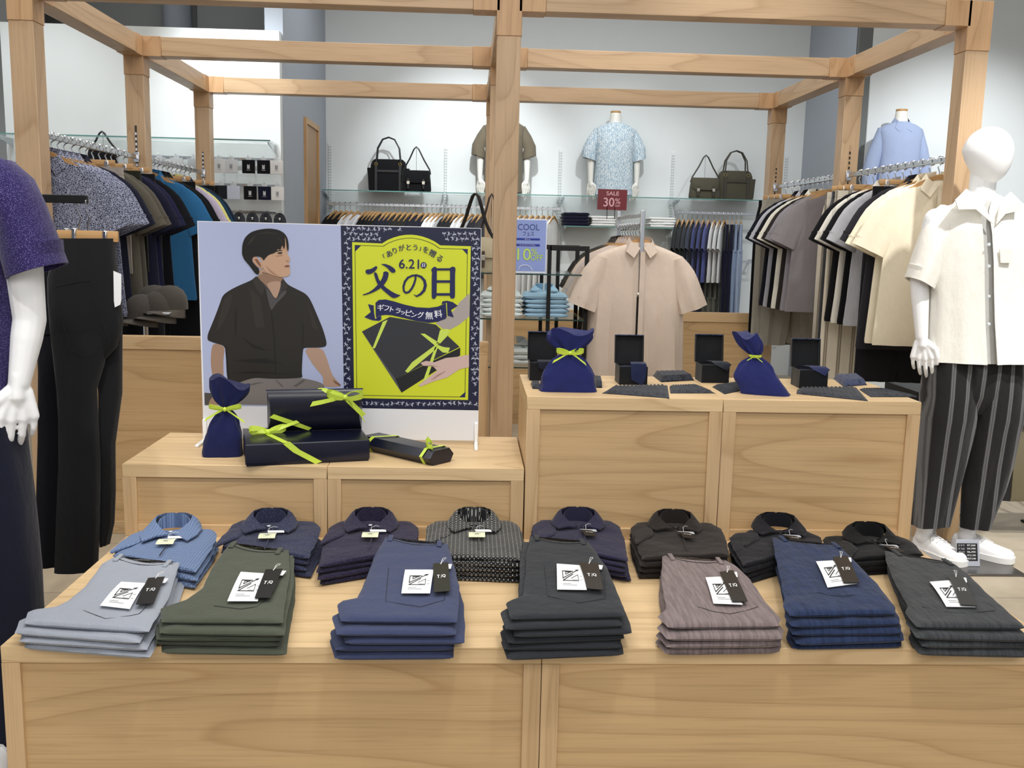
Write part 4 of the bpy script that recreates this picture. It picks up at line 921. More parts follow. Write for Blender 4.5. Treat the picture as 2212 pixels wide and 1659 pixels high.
pleated('narrow black pleated scarf reaching the right end of the tall riser', [(1856, 842), (1900, 842), (1985, 858), (1880, 858)], .005, PLT, 10)
pleated('folded square of dark quilted cloth between the second and third tie boxes', [(1410, 812), (1478, 811), (1500, 822), (1428, 826)], .020, PLT, 6, 'folded_cloth', 'cloth', .002)
pleated('folded square of navy quilted cloth right of the rightmost tie box', [(1800, 818), (1850, 816), (1873, 832), (1822, 836)], .018, PLN, 5, 'folded_cloth', 'cloth', .003)
pleated('folded dark glasses cloth lying under the slumped blue bag', [(1538, 836), (1600, 828), (1612, 842), (1565, 852)], .010, fabric('soft_dark_cloth', '#1a2029'), 2, 'folded_cloth', 'cloth', .001)
pleated('small dark pouch left of the knotted blue bag', [(1146, 829), (1166, 829), (1168, 841), (1150, 840)], .012, PLT, 2, 'small_pouch', 'pouch', .001)
pleated('folded dark cloth right of the knotted blue bag', [(1282, 822), (1298, 824), (1301, 838), (1288, 838)], .020, PLT, 3, 'folded_cloth', 'cloth', .002)
# ------------------------------------------------------------------ garments on hangers
def ellring(cx, cy, z, rx, ry, n=28, sq=2.0, fold=0, fk=5, ph=0, skew=0):
    out = []
    for k in range(n):
        a = 2*math.pi*k/n; ca, sa = math.cos(a), math.sin(a); q = (abs(ca)**sq+abs(sa)**sq)**(-1/sq)
        f = fold*math.sin(fk*ca*2.2+ph) if fold else 0
        out.append((cx+rx*q*ca, cy+ry*q*sa+f, z+skew*ca))
    return out
def shirt_parts(m, root, seed=0, L=.74, W=.245, T=.017, sleeve=.25, collar_=True, z0=-.105, cm=None, spread=.42, arm_up=0, flare=1.04):
    """a short-sleeved shirt hanging from the origin (the rail), shoulders along x"""
    ph = seed*1.7; mb = MB(); prof = [(0, .062, .8), (-.012, .085, .9), (-.028, .135, 1), (-.05, .19, 1), (-.075, W*.90, 1), (-.12, W*.93, 1.05), (-.2, W*.93, 1.2), (-.32, W*.94, 1.3), (-.45, W*.97, 1.4), (-.6, W, 1.45), (-L+.015, W*flare, 1.5), (-L, W*flare*.99, 1.35)]
    rings = [ellring(0, 0, z0+z, w, T*t, 32, 2.6, T*.38*min(1, -z*2.2), 4+seed % 3, ph+z*2.5) for z, w, t in prof]
    mb.loft(rings); mb.build('body', m, root)
    for s in (-1, 1):
        mb = MB(); r2 = []
        for k in range(7):
            u = k/6; d = Vector((math.sin(spread)*s, 0, -math.cos(spread))); c = Vector((s*(W*.76), 0, z0-.085)) + d*(sleeve*1.05*u)
            pr = Vector((d.z*-s, 0, d.x*s)); hw = .036+.040*min(1, u*2.6)**.7+.012*u; ht = T*(1.0+.35*u)
            r2.append([tuple(c + pr*(hw*math.cos(a)) + Vector((0, 1, 0))*(ht*math.sin(a) + T*.25*u*math.sin(3*math.cos(a)*2+ph))) for a in [2*math.pi*q/20 for q in range(20)]])
        # open cuff: turn the last ring inward so the sleeve reads as a tube
        c = sum((Vector(p) for p in r2[-1]), Vector())/20; r2.append([tuple(c+(Vector(p)-c)*.86) for p in r2[-1]]); r2.append([tuple(c+(Vector(p)-c)*.8+Vector((0, 0, .05))) for p in r2[-2]])
        mb.loft(r2, True, True, True); mb.build('sleeve', m, root)
    if collar_:
        mb = MB()
        for s in (-1, 1):
            top = [(s*.010, T*.9, z0+.040), (s*.062, 0, z0+.030), (s*.058, -T*1.15, z0+.006), (s*.010, -T*1.5, z0-.030)]
            bot = [(s*.012, T*1.2, z0+.004), (s*.083, .004, z0-.004), (s*.088, -T*1.3, z0-.050), (s*.045, -T*1.75, z0-.085)]
            mb.loft([[Vector(a), Vector(b), Vector(b)+Vector((0, -.003, 0)), Vector(a)+Vector((0, -.003, 0))] for a, b in zip(top, bot)])
        mb.build('collar', cm or m, root)
        MB().ribbon([(.006, -T*1.45*q, z0-z) for q, z in ((1.0, .05), (1.05, .2), (1.1, .35), (1.12, .5), (1.1, L-.02))], Vector((1, 0, 0)), .028, .0015).build('placket', m, root)
def hanger_obj(label, loc, rz, group, drop=.105, clamp=False, wd=.185):
    t = thing('clothes_hanger', label, 'hanger', loc, rz, group)
    pts = [Vector((.019*math.sin(a), 0, .019*math.cos(a)-.014)) for a in [R_(x) for x in (-100, -60, -20, 20, 60, 100, 140, 180)]]
    pts += [Vector((-.010, 0, -.046)), Vector((-.002, 0, -.066)), Vector((0, 0, -drop+.012))]
    MB().tube(pts, .0030, 6).build('hook', CHROME, t)
    mb = MB()
    if clamp:
        mb.bbox(-.16, .16, -.007, .007, -drop-.010, -drop+.016, .004, 2); mb.build('bar', HANGW, t)
        for s in (-1, 1): MB().bbox(s*.12-.010, s*.12+.010, -.013, .013, -drop-.050, -drop+.012, .003, 1).build('clip', CHROME, t)
    else:
        R2 = []
        for k in range(17):
            u = -1+2*k/16; x = u*wd; z = -drop+.016-.090*abs(u)**1.35; h = .015*(1-.45*abs(u)); y = .010*(1-abs(u)**3)*-1; R2.append([(x, y-.006, z-h), (x, y+.006, z-h), (x, y+.007, z+h*.6), (x, y-.007, z+h*.6)])
        mb.loft(R2); mb.build('shoulder_bar', HANGW, t)
    return t
def legs_parts(m, root, seed=0, L=1.0, W=.20, T=.018, z0=-.125, hem=.105, short=False):
    ph = seed*1.3; Lc = .27
    mb = MB(); mb.loft([ellring(0, 0, z0+z, w, T*q, 32, 3, .004*min(1, -z*5), 3, ph) for z, w, q in ((0, W*.93, .9), (-.035, W*.94, 1), (-.12, W*1.02, 1.2), (-.2, W*1.07, 1.3), (-Lc, W*1.08, 1.35))])
    for s in (-1, 1):
        mb.loft([ellring(s*(W*1.06-w)*1.0, 0, z0+z, w, T*q, 24, 2.6, .006*(seed % 2+1), 4, ph+s+z*3) for z, w, q in ((-Lc+.02, W*.53, 1.3), (-Lc-.1, W*.50, 1.4), (-.5 if not short else -.36, W*.45 if not short else W*.52, 1.35), (-L*.8, (hem+.01 if not short else W*.53), 1.3), (-L, hem if not short else W*.54, 1.25))])
    mb.build('body', m, root)
    MB().loft([ellring(0, 0, z0+z, W*.945, T*1.06, 32, 3) for z in (.001, -.034)]).build('waistband', m, root)

FAB = lambda hx, kind='plain', hx2=None, sc=1.0: fabric('garment_cloth', hx, kind, hx2, .92, sc)
FLORAL = FAB('#2a2f45', 'floral', '#aab0c8'); PROTO = {}
def proto_garment(key):
    if key in PROTO: return PROTO[key]
def hang(side, Y, gtype, m, desc, group, X, Z=1.82, rz=0, **k):
    """one garment and its hanger on a rail at x = X"""
    short = k.pop('short', False)
    clamp = gtype in ('trousers', 'shorts')
    h = hanger_obj(' '.join(f"{'clamp' if clamp else 'wooden'} hanger of the {desc}".split()[:16]), (X, Y, Z), rz, None, .105, clamp)
    h['category'] = 'hanger'
    nm = {'shirt': 'hanging_shirt', 'tee': 'hanging_tee_shirt', 'trousers': 'hanging_trousers', 'shorts': 'hanging_shorts'}[gtype]
    t = thing(nm, desc, {'shirt': 'shirt', 'tee': 't-shirt', 'trousers': 'trousers', 'shorts': 'shorts'}[gtype], (X, Y, Z), rz, group)
    sd = int(Y*37) % 97
    if gtype in ('shirt', 'tee'): shirt_parts(m, t, sd, collar_=gtype == 'shirt', **k)
    elif gtype == 'trousers': legs_parts(m, t, sd, **k)
    else: legs_parts(m, t, sd, L=.52, short=True, **k)
    return t
# rails between the posts
def rail(label, X, y0, y1, z=1.82):
    t = thing('clothes_rail', label, 'rail', (X, (y0+y1)/2, z)); mb = MB()
    h = (y1-y0)/2
    mb.bbox(-.007, .007, -h, h, -.028, -.002, .002, 1); mb.build('bar', CHROME, t)
    for s in (-1, 1): MB().bbox(-.016, .016, s*h-.004, s*h+.004, -.045, .012, .002, 1).build('bracket', CHROME, t)
XLR, XRR = XC[0]+PW/2, XC[2]+PW/2
rail('chrome clothes rail between the front and middle left posts', XLR, YR[0]+PW+.006, YR[1]-.006)
rail('chrome clothes rail between the middle and rear left posts', XLR, YR[1]+PW+.006, YR[2]-.006)
rail('chrome clothes rail between the front and middle right posts', XRR, YR[0]+PW+.006, YR[1]-.006)
rail('chrome clothes rail between the middle and rear right posts', XRR, YR[1]+PW+.006, YR[2]-.006)
# left rack
gl = 'garments on the left rack'
LEFT = [
 (4.50, 'shirt', FLORAL, 'blue floral patterned shirt nearest the front left post', {}),
 (4.57, 'shirt', FLORAL, 'blue floral patterned shirt, second from the front left post', {}),
 (4.64, 'shirt', FLORAL, 'blue floral patterned shirt, third from the front left post', {}),
 (4.71, 'shirt', FLORAL, 'blue floral patterned shirt, fourth from the front left post', {}),
 (4.80, 'shirt', FAB('#1e2132'), 'dark navy shirt behind the floral shirts on the left rack', {}),
 (4.89, 'shorts', FAB('#a89f98'), 'light stone shorts clipped on the left rack', {'W': .21}),
 (4.97, 'tee', FAB('#5c584e'), 'grey-olive shirt behind the stone shorts', {}),
 (5.05, 'tee', FAB('#56524a'), 'grey-olive shirt beside the dark olive shorts', {}),
 (5.14, 'shorts', FAB('#26281f'), 'dark olive shorts clipped on the left rack', {'W': .21}),
 (5.23, 'tee', FAB('#1b1d33'), 'navy t-shirt beside the dark olive shorts', {}),
 (5.31, 'tee', FAB('#1d2040'), 'navy t-shirt just before the middle left post', {}),
 (5.40, 'trousers', FAB('#101218'), 'black trousers clipped just before the middle left post', {}),
 (5.49, 'tee', FAB('#11131b'), 'black t-shirt against the middle left post', {}),
 (5.90, 'shirt', FAB('#2d6a9c'), 'bright blue shirt just behind the middle left post', {}),
 (6.00, 'shirt', FAB('#111318'), 'black shirt behind the bright blue shirt', {}),
 (6.08, 'shirt', FAB('#0f1116'), 'black shirt, second behind the bright blue shirt', {}),
 (6.17, 'trousers', FAB('#0c0d12'), 'black trousers clipped between the black shirts and the lilac one', {}),
 (6.27, 'tee', FAB('#c5bcd6'), 'pale lilac t-shirt beside the yellow one', {}),
 (6.35, 'shirt', FAB('#e3df8c'), 'pale yellow shirt on the left rack', {}),
 (6.44, 'shirt', FAB('#20405a'), 'teal-navy shirt behind the pale yellow shirt', {}),
 (6.53, 'shirt', FAB('#1a2b40'), 'dark navy shirt, second behind the pale yellow shirt', {}),
 (6.63, 'trousers', FAB('#0e0f14'), 'black trousers clipped near the rear left post', {}),
 (6.74, 'trousers', FAB('#0b0c10'), 'black trousers clipped beside the rear left post', {}),
]
for (Y, g, m, d, k) in LEFT: hang('L', Y, g, m, d, None, XLR, rz=random.uniform(-.02, .02)+.06, **k)
RIGHT = [
 (4.56, 'shirt', FAB('#ece3cc'), 'cream shirt nearest the front right post', {'L': .80, 'sleeve': .27}),
 (4.65, 'shirt', FAB('#e9e0c8'), 'cream shirt, second from the front right post', {'L': .80, 'sleeve': .27}),
 (4.75, 'shirt', FAB('#25242a'), 'charcoal shirt behind the two cream shirts', {'L': .84}),
 (4.85, 'trousers', FAB('#17171b'), 'black trousers clipped behind the charcoal shirt', {}),
 (4.94, 'shirt', FAB('#b9bac0', 'pinstripe', '#8e9098'), 'light grey striped shirt behind the charcoal shirt', {}),
 (5.03, 'tee', FAB('#111114'), 'black t-shirt behind the light grey striped shirt', {}),
 (5.12, 'shirt', FAB('#dcd9d0', 'widestripe', '#c2beb4'), 'off-white shirt between two black t-shirts', {}),
 (5.21, 'tee', FAB('#0f0f12'), 'black t-shirt in front of the striped trousers on the right rack', {}),
 (5.31, 'trousers', FAB('#d8d0be', 'widestripe', '#75695a'), 'beige trousers with brown stripes on the right rack', {'L': 1.06, 'W': .22}),
 (5.41, 'trousers', FAB('#3a3b40', 'stripe', '#6a6b70'), 'dark grey striped trousers clipped before the middle right post', {}),
 (5.50, 'trousers', FAB('#cfc7b8', 'stripe', '#4a4338'), 'cream striped trousers clipped against the middle right post', {}),
 (5.90, 'tee', FAB('#817d80'), 'grey t-shirt just behind the middle right post', {}),
 (5.99, 'tee', FAB('#88848a'), 'grey t-shirt, second behind the middle right post', {}),
 (6.08, 'tee', FAB('#2b2625'), 'dark brown t-shirt behind the grey t-shirts', {}),
 (6.17, 'shirt', FAB('#e2dfd2'), 'off-white shirt behind the dark brown t-shirt', {}),
 (6.26, 'shirt', FAB('#101015'), 'black shirt behind the off-white shirt, rear right bay', {}),
 (6.35, 'shirt', FAB('#b9bac4'), 'pale grey shirt between two black shirts, rear right bay', {}),
 (6.44, 'shirt', FAB('#171a24'), 'navy-black shirt behind the pale grey shirt, rear right bay', {}),
 (6.54, 'trousers', FAB('#8f8a80'), 'stone grey trousers clipped in the rear right bay', {'L': 1.0, 'W': .22}),
 (6.66, 'trousers', FAB('#a09b90'), 'light stone trousers clipped beside the black ones', {'L': 1.0, 'W': .22}),
 (6.80, 'trousers', FAB('#0e0e11'), 'black trousers clipped beside the rear right post', {'L': 1.02}),
]
for (Y, g, m, d, k) in RIGHT: hang('R', Y, g, m, d, None, XRR, rz=random.uniform(-.02, .02)-.10, **k)

# ------------------------------------------------------------------ freestanding rack of beige shirts (centre)
RY = 5.35
pt_ = aY(1389, 455, RY); pb_ = aY(1376, 780, RY)
t = thing('garment_stand', 'chrome and black T-shaped stand holding the beige shirts', 'clothes stand', (pt_.x, RY, 0))
MB().bbox(-.012, .012, -.012, .012, 1.08, pt_.z, .002, 1).build('upper_pole', CHROME, t)
MB().bbox(-.017, .017, -.017, .017, .02, 1.085, .002, 1).build('lower_pole', BLACKM, t)
MB().lathe([(0, 0), (.02, .002), (.022, .012), (.016, .022), (0, .024)], 16, (0, 0, 1.085)).build('collar_nut', CHROME, t)
MB().bbox(-.3, .3, -.02, .02, 0, .02, .004, 1).bbox(-.02, .02, -.25, 1.2, 0, .02, .004, 1).build('foot', BLACKM, t)
zr = aY(1389, 483, RY).z
MB().bbox(-.012, .012, 0, .92, zr-.02, zr, .002, 1).bbox(-.012, .012, .86, .885, .02, zr+.09, .002, 1).build('rail', CHROME, t)
MB().bbox(-.010, .010, 0, .88, zr+.035, zr+.055, .002, 1).build('rail', CHROME, t)
BEI = FAB('#cfbfb1'); BEI2 = FAB('#c9b6a6')
sx = pt_.x
def bighang(Y, m, desc, collar_=True, **k):
    hanger_obj('wooden hanger carrying the ' + desc, (sx, Y, zr), 0, None, .105)
    t = thing('hanging_shirt', desc, 'shirt', (sx, Y, zr), k.pop('rz', 0)); shirt_parts(m, t, int(Y*31) % 50, collar_=collar_, **k); return t
bighang(RY+.05, BEI, 'frontmost beige linen shirt facing the camera on the chrome stand', L=.88, W=.275, T=.05, sleeve=.29, spread=.36)
for k in range(4): bighang(RY+.17+.09*k, BEI2 if k != 1 else FAB('#b9aeb0'), f'beige shirt hanging {ordn(k+1)} from the front on the chrome stand', L=.84, W=.27, T=.03, sleeve=.28, rz=-.08)
for k in range(3): bighang(RY+.56+.1*k, FAB('#2b2622', 'widestripe', '#4b443c'), f'dark brown striped garment, {ordn(k)} behind the beige shirts on the stand', L=.9, W=.26, T=.03, rz=-.05)

# ------------------------------------------------------------------ mannequins
SKINW = plain('white_mannequin_gloss', '#f0f1f3', .32, 0, .5, 0)
def capsule(mb, a, b, ra, rb, seg=14):
    a = Vector(a); b = Vector(b); mb.ball(a, ra, seg, 8); mb.ball(b, rb, seg, 8); mb.tube([a, b], [ra, rb], seg)
def chain(mb, pts, rs):
    for i in range(len(pts)-1): capsule(mb, pts[i], pts[i+1], rs[i], rs[i+1])
def hand(mb, w, s, sc=1.0, curl=.78):
    """relaxed hand hanging from wrist w; s = -1 viewer-left hand, +1 viewer-right hand; back of the hand forward-outward"""
    w = Vector(w); d = Vector((s*-.04, -.10, -1)).normalized()      # along the hand
    out = Vector((s*.55, -.84, 0)).normalized()                     # back of hand normal
    acr = d.cross(out).normalized() * (1 if d.cross(out).x*s < 0 else -1)   # toward the thumb (body side)
    mb.tube([w-d*.02, w+d*.012, w+d*.04, w+d*.066], [.0262*sc, .0262*sc, .027*sc, .010*sc], 14, True, (1.0, .7))
    for k, (o, L) in enumerate(((.037, .080), (.0135, .090), (-.0105, .083), (-.034, .066))):
        base = w + d*(.088-(.004, 0, .003, .010)[k])*sc + acr*o*sc; r = .0088*sc if k < 3 else .0076*sc
        capsule(mb, w+d*.022*sc+acr*o*.45*sc, base, .0150*sc, .0112*sc)
        p = base; dd = d.copy(); pts = [p]; c = curl*(.75+.12*k)
        for j, f in enumerate((.46, .30, .24)):
            ang = (.35, .75, .55)[j]*c; dd = (dd*math.cos(ang) - out*math.sin(ang)).normalized(); p = p + dd*L*f*sc; pts.append(p)
        chain(mb, pts, [r*1.08, r, r*.92, r*.82])
    tb = w + d*.022*sc + acr*.018*sc; t1 = tb + (d*.62+acr*.75+out*.05).normalized()*.044*sc; t2 = t1+(d*.95+acr*.22-out*.05).normalized()*.032*sc; t3 = t2+(d*.95-acr*.10-out*.25).normalized()*.026*sc
    chain(mb, [tb, t1, t2, t3], [.0165*sc, .0128*sc, .0105*sc, .009*sc])
def remesh(mb, vox, mat, name, parent, sm=3):
    o = mb.build(name, mat, None); md_ = o.modifiers.new('r', 'REMESH'); md_.mode = 'VOXEL'; md_.voxel_size = vox; md_.use_smooth_shade = True
    s = o.modifiers.new('s', 'SMOOTH'); s.iterations = sm; s.factor = .5
    dg = bpy.context.evaluated_depsgraph_get(); me = bpy.data.meshes.new_from_object(o.evaluated_get(dg)); me.name = name
    for p in me.polygons: p.use_smooth = True
    o.modifiers.clear(); old = o.data; o.data = me; bpy.data.meshes.remove(old)
    if not me.materials: me.materials.append(mat)
    if parent: o.parent = parent
    return o
def mannequin_body(root, turn=.65, feet=((-.115, 0), (.085, 0)), arms=None, vox=.0040):
    mb = MB()
    # head: egg turned and slightly bowed
    hd = MB(); hd.ball((0, 0, 0), 1.0, 40, 28); nv_ = []
    for x, y, z in hd.v:
        lo = max(0, -z); fr = max(0, -y); rx = .080*(1-.20*lo**1.3); ry = .106*(1-(.30*lo**1.2 if y > 0 else .06*lo)); nv_.append((x*rx, y*ry - .018*lo + .006, z*(.122 if z < 0 else .112) - .012*fr*lo))
    hd.v = nv_
    M = Matrix.Translation((0, -.01, 1.785)) @ Matrix.Rotation(turn, 4, 'Z') @ Matrix.Rotation(.16, 4, 'X')
    mb.add([M @ Vector(v) for v in hd.v], hd.f)
    chain(mb, [(0, .015, 1.73), (0, .018, 1.62), (0, .02, 1.55)], [.056, .054, .066])
    for z, rx, ry in ((1.53, .14, .065), (1.46, .185, .095), (1.38, .17, .105), (1.25, .15, .098), (1.12, .135, .09), (1.0, .155, .098), (.92, .165, .1)): mb.ball((0, .01, z), (rx, ry, .10), 24, 10)
    for i, s in enumerate((-1, 1)):
        A = arms[i] if arms else [(s*.195, .01, 1.50), (s*.245, .01, 1.24), (s*.232, -.03, .995)]
        A1, A2 = Vector(A[1]), Vector(A[2]); chain(mb, [A[0], Vector(A[0]).lerp(A1, .5), A1, A1.lerp(A2, .3), A1.lerp(A2, .7), A2], [.052, .045, .039, .0375, .031, .0265])
        hand(mb, A[2], s, 1.08)
        fx, fy = feet[i]; chain(mb, [(s*.085, .01, .92), (s*.09+fx*.15, -.01, .52), (fx, .02, .12)], [.092, .058, .038]); capsule(mb, (s*.09+fx*.3, .015, .42), (fx, .02, .2), .058, .042); mb.ball((fx, .02, .08), .04, 14, 8)
    return remesh(mb, vox, SKINW, 'body', root)
def edgerows(rows, Y, off): return [(aY(xl, y, Y)-off, aY(xr, y, Y)-off) for y, xl, xr in rows]
def clothloft(rows, dep, n=40, fold=.006, ph=0, fk=5, arc=(0, 2*math.pi), sq=2.3, th=0, yo=0):
    """rings between left and right edge points; dep = front-back half depth (number or list)"""
    R = []
    for i, (a, b) in enumerate(rows):
        c = (a+b)/2; rx = (b-a).length/2; u = i/(len(rows)-1); ry = dep[min(len(dep)-1, round(u*(len(dep)-1)))] if isinstance(dep, list) else dep; r = []
        for k in range(n if arc[1]-arc[0] > 6.2 else n+1):
            t = arc[0]+(arc[1]-arc[0])*k/n; ca, sa = math.cos(t), math.sin(t); q = (abs(ca)**sq+abs(sa)**sq)**(-1/sq)
            f = fold*u*(math.sin(fk*t+ph+u*1.5)+.5*math.sin(2.3*fk*t-ph)); nz = .5*fold*mnoise.noise(Vector((ca*2+ph, sa*2, u*6)))
            r.append(Vector((c.x+(rx+f+nz)*q*ca, c.y+yo+(ry+f+nz)*q*sa, c.z+(a.z-c.z)*-ca)))
        R.append(r)
    return R
LIN = FAB('#edebe3'); INNER = FAB('#b9b9b6'); STRP = FAB('#1f1d1f', 'stripe', '#6b6b6d', .62)
# right mannequin -------------------------------------------------
MX, MY = 2.205, 4.10
mr = thing('mannequin', 'white faceless mannequin in an open cream shirt and striped trousers', 'mannequin', (MX, MY, .012)); off = Vector((MX, MY, .012))
mannequin_body(mr)
Yf = MY
rows = edgerows([(434, 2080, 2192), (444, 2052, 2216), (458, 2024, 2240), (476, 2014, 2254), (505, 2012, 2262), (560, 2012, 2266), (620, 2008, 2268), (690, 2004, 2272), (750, 2001, 2280), (778, 1999, 2284)], Yf, off)
dep = [.07, .085, .10, .11, .118, .125, .135, .146, .156, .160]
# undershirt
mb = MB(); mb.loft([[Vector((p.x*.90, p.y*.86, p.z)) for p in r] for r in clothloft(rows, dep, 40, .0)]); mb.build('undershirt', INNER, mr)
# open shirt shell with a gap at the front (front is -y: angle 270 deg)
g = math.radians(4.0); R1 = clothloft(rows, dep, 64, .008, 1.0, 7, (math.radians(254)+g, math.radians(254)+2*math.pi-g)); R2 = [[p*1 for p in r] for r in R1]
sh = MB(); nA = len(R1[0]); 
full = [r + [Vector((p.x*.975, p.y*.975, p.z)) for p in reversed(r)] for r in R1]; sh.loft(full); sh.build('shirt', LIN, mr)
for s in (0, 1):
    f_ = lambda x: x if s == 0 else 4272-x
    sr = []
    for (xo, yo_, xi, yi) in ((2034, 442, 2068, 470), (2012, 460, 2062, 505), (1992, 500, 2044, 545), (1975, 550, 2028, 588), (1961, 598, 2011, 626)):
        a = aY(f_(xo), yo_, Yf)-off; b = aY(f_(xi), yi, Yf)-off; sr.append((a, b) if s == 0 else (b, a))
    mb = MB(); RR = []
    for i, (a, b) in enumerate(sr):
        c = (a+b)/2; h = (b-a)/2; RR.append([c+h*math.cos(t)+Vector((0, 1, 0))*(.062+.006*i)*math.sin(t)*(1+.08*math.sin(4*t+i)) for t in [2*math.pi*q/28 for q in range(28)]])
    c = sum(RR[-1], Vector())/28; RR.append([c+(p-c)*.88 for p in RR[-1]]); RR.append([c+(p-c)*.85+Vector((0, 0, .06)) for p in RR[-2]])
    mb.loft(RR); mb.build('shirt_sleeve', LIN, mr)
# open collar leaves and buttons, chest pocket
def leaf(px, y0, y1, nm='collar_leaf'):
    pts = [aY(x, y, MY-(y0 if i in (0, len(px)-1) else y1))-off for i, (x, y) in enumerate(px)]
    c = sum(pts, Vector())/len(pts); a = [p for p in pts]; b = [p+Vector((0, .005, 0)) for p in pts]
    mb = MB(); N = len(a); tr = tessellate_polygon([[Vector((p.x, p.z, 0)) for p in a]]); mb.add(a+b, [tuple(q) for q in tr]+[tuple(i+N for i in reversed(q)) for q in tr]+[(i, (i+1) % N, (i+1) % N+N, i+N) for i in range(N)]); mb.build(nm, LIN, mr)
leaf([(2088, 408), (2064, 432), (2070, 452), (2108, 452), (2145, 484), (2132, 452), (2112, 424)], .075, .128)
leaf([(2184, 414), (2206, 436), (2202, 455), (2172, 462), (2152, 486), (2158, 454), (2168, 428)], .075, .128)
for y in (528, 575, 640, 700): MB().lathe([(0, 0), (.007, 0), (.007, .002), (0, .003)], 14, (0, 0, 0)).build('button', BTN, mr, loc=(aY(2136+.0*y, y, MY-.14)-off), rot=(math.pi/2, 0, 0))
q = [aY(x, y, MY-.138)-off for x, y in ((2160, 538), (2187, 538), (2184, 568), (2162, 568))]; mb = MB(); mb.loft([[q[0], q[1], q[1]+Vector((0, .006, 0)), q[0]+Vector((0, .006, 0))], [q[3], q[2], q[2]+Vector((0, .006, 0)), q[3]+Vector((0, .006, 0))]]); mb.build('pocket_flap', LIN, mr)
# trousers
mb = MB(); tp = edgerows([(735, 2014, 2196), (760, 2006, 2206), (800, 1997, 2208), (850, 1995, 2205), (890, 2012, 2184)], Yf, off); mb.loft(clothloft(tp, [.115, .12, .122, .112, .07], 40, .002, 0, 4))
lr = edgerows([(752, 2010, 2106), (850, 1993, 2106), (900, 1992, 2102), (930, 1988, 2098), (1000, 1981, 2080), (1060, 1974, 2063), (1133, 1967, 2044)], Yf, off); rr_ = edgerows([(752, 2098, 2198), (850, 2094, 2207), (900, 2094, 2203), (930, 2092, 2194), (1000, 2087, 2181), (1060, 2079, 2162), (1137, 2076, 2130)], Yf, off)
mb.loft(clothloft(lr, [.108, .118, .115, .105, .09, .08, .07], 32, .008, .6, 3)); mb.loft(clothloft(rr_, [.108, .118, .115, .105, .09, .08, .07], 32, .008, 2.2, 3)); mb.build('trousers', STRP, mr)
def shoe(root, heel, toe, name='shoe', zb=0):
    heel = Vector(heel); toe = Vector(toe); d = (toe-heel); L = d.length; d.normalize(); s = Vector((-d.y, d.x, 0)); up = Vector((0, 0, 1))
    def sec(u, w, h, z0=0): c = heel+d*(u*L); return [c+s*(w*math.cos(a))+up*(z0+h*max(0, math.sin(a))**.75*1.0 if math.sin(a) > 0 else z0) for a in [2*math.pi*k/24 for k in range(24)]]
    mb = MB(); prof = [(0.0, .022, .045), (.03, .032, .060), (.12, .038, .066), (.26, .040, .068), (.36, .040, .070), (.5, .042, .060), (.65, .047, .048), (.8, .047, .040), (.92, .038, .036), (.985, .022, .026), (1, .008, .018)]
    mb.loft([sec(u, w, h, .022) for u, w, h in prof]); sh_ = mb.build(name, plain('white_leather', '#eeeeef', .4), root)
    mb = MB(); mb.loft([sec(u, w+.004, .0, 0)[:0] or [heel+d*(u*L+(.004 if u > .5 else -.004))+s*(w+.004)*x+up*z for x, z in ((-1, 0), (1, 0), (1, .026), (-1, .026))] for u, w, h in prof]); mb.build('sole', plain('white_rubber', '#e4e4e2', .5), sh_)
    mb = MB()
    for k, (u, hh) in enumerate(((.30, .0695), (.37, .0695), (.44, .065), (.51, .0595), (.58, .053))):
        c = heel+d*(u*L)+up*(.022+hh+.0035)
        mb.tube([c-s*.026-up*.010, c-s*.012-up*.001, c+up*.001, c+s*.012-up*.001, c+s*.026-up*.010+d*.012], .0022, 6)
    c = heel+d*(.29*L)+up*.098
    for sg in (-1, 1):
        mb.tube([c + s*sg*(.019*(1-math.cos(a))) + up*(.010*math.sin(a)-.006*(1-math.cos(a))*.5) + d*.006*math.sin(a) for a in [2*math.pi*q/14 for q in range(15)]], .0017, 6)
        mb.tube([c, c+s*sg*.012+d*.012-up*.004, c+s*sg*.026+d*.026-up*.016, c+s*sg*.034+d*.036-up*.034], .0017, 6)
    mb.build('laces', plain('lace_white', '#dcdcdc', .7), sh_); return sh_
fl = aZ(2003, 1166, .0)-off; fr_ = aZ(2103, 1168, .0)-off
shoe(mr, (-.125, .075, 0), (-.02, -.17, 0)); shoe(mr, (.05, .075, 0), (.23, -.12, 0))
bp = thing('base_plate', 'grey metal base plate under the white mannequin with sneakers', 'base plate', (2.19, 4.05, 0)); MB().bbox(-.26, .225, -.205, .22, 0, .011, .002, 1).build('plate', plain('brushed_steel', '#6f6c6a', .28, .8), bp)
MB().tube([(-.035, .12, .01), (-.005, .12, .82)], .009, 10).build('support_rod', plain('clear_acrylic_rod', '#b9b7ae', .1, .2), bp)
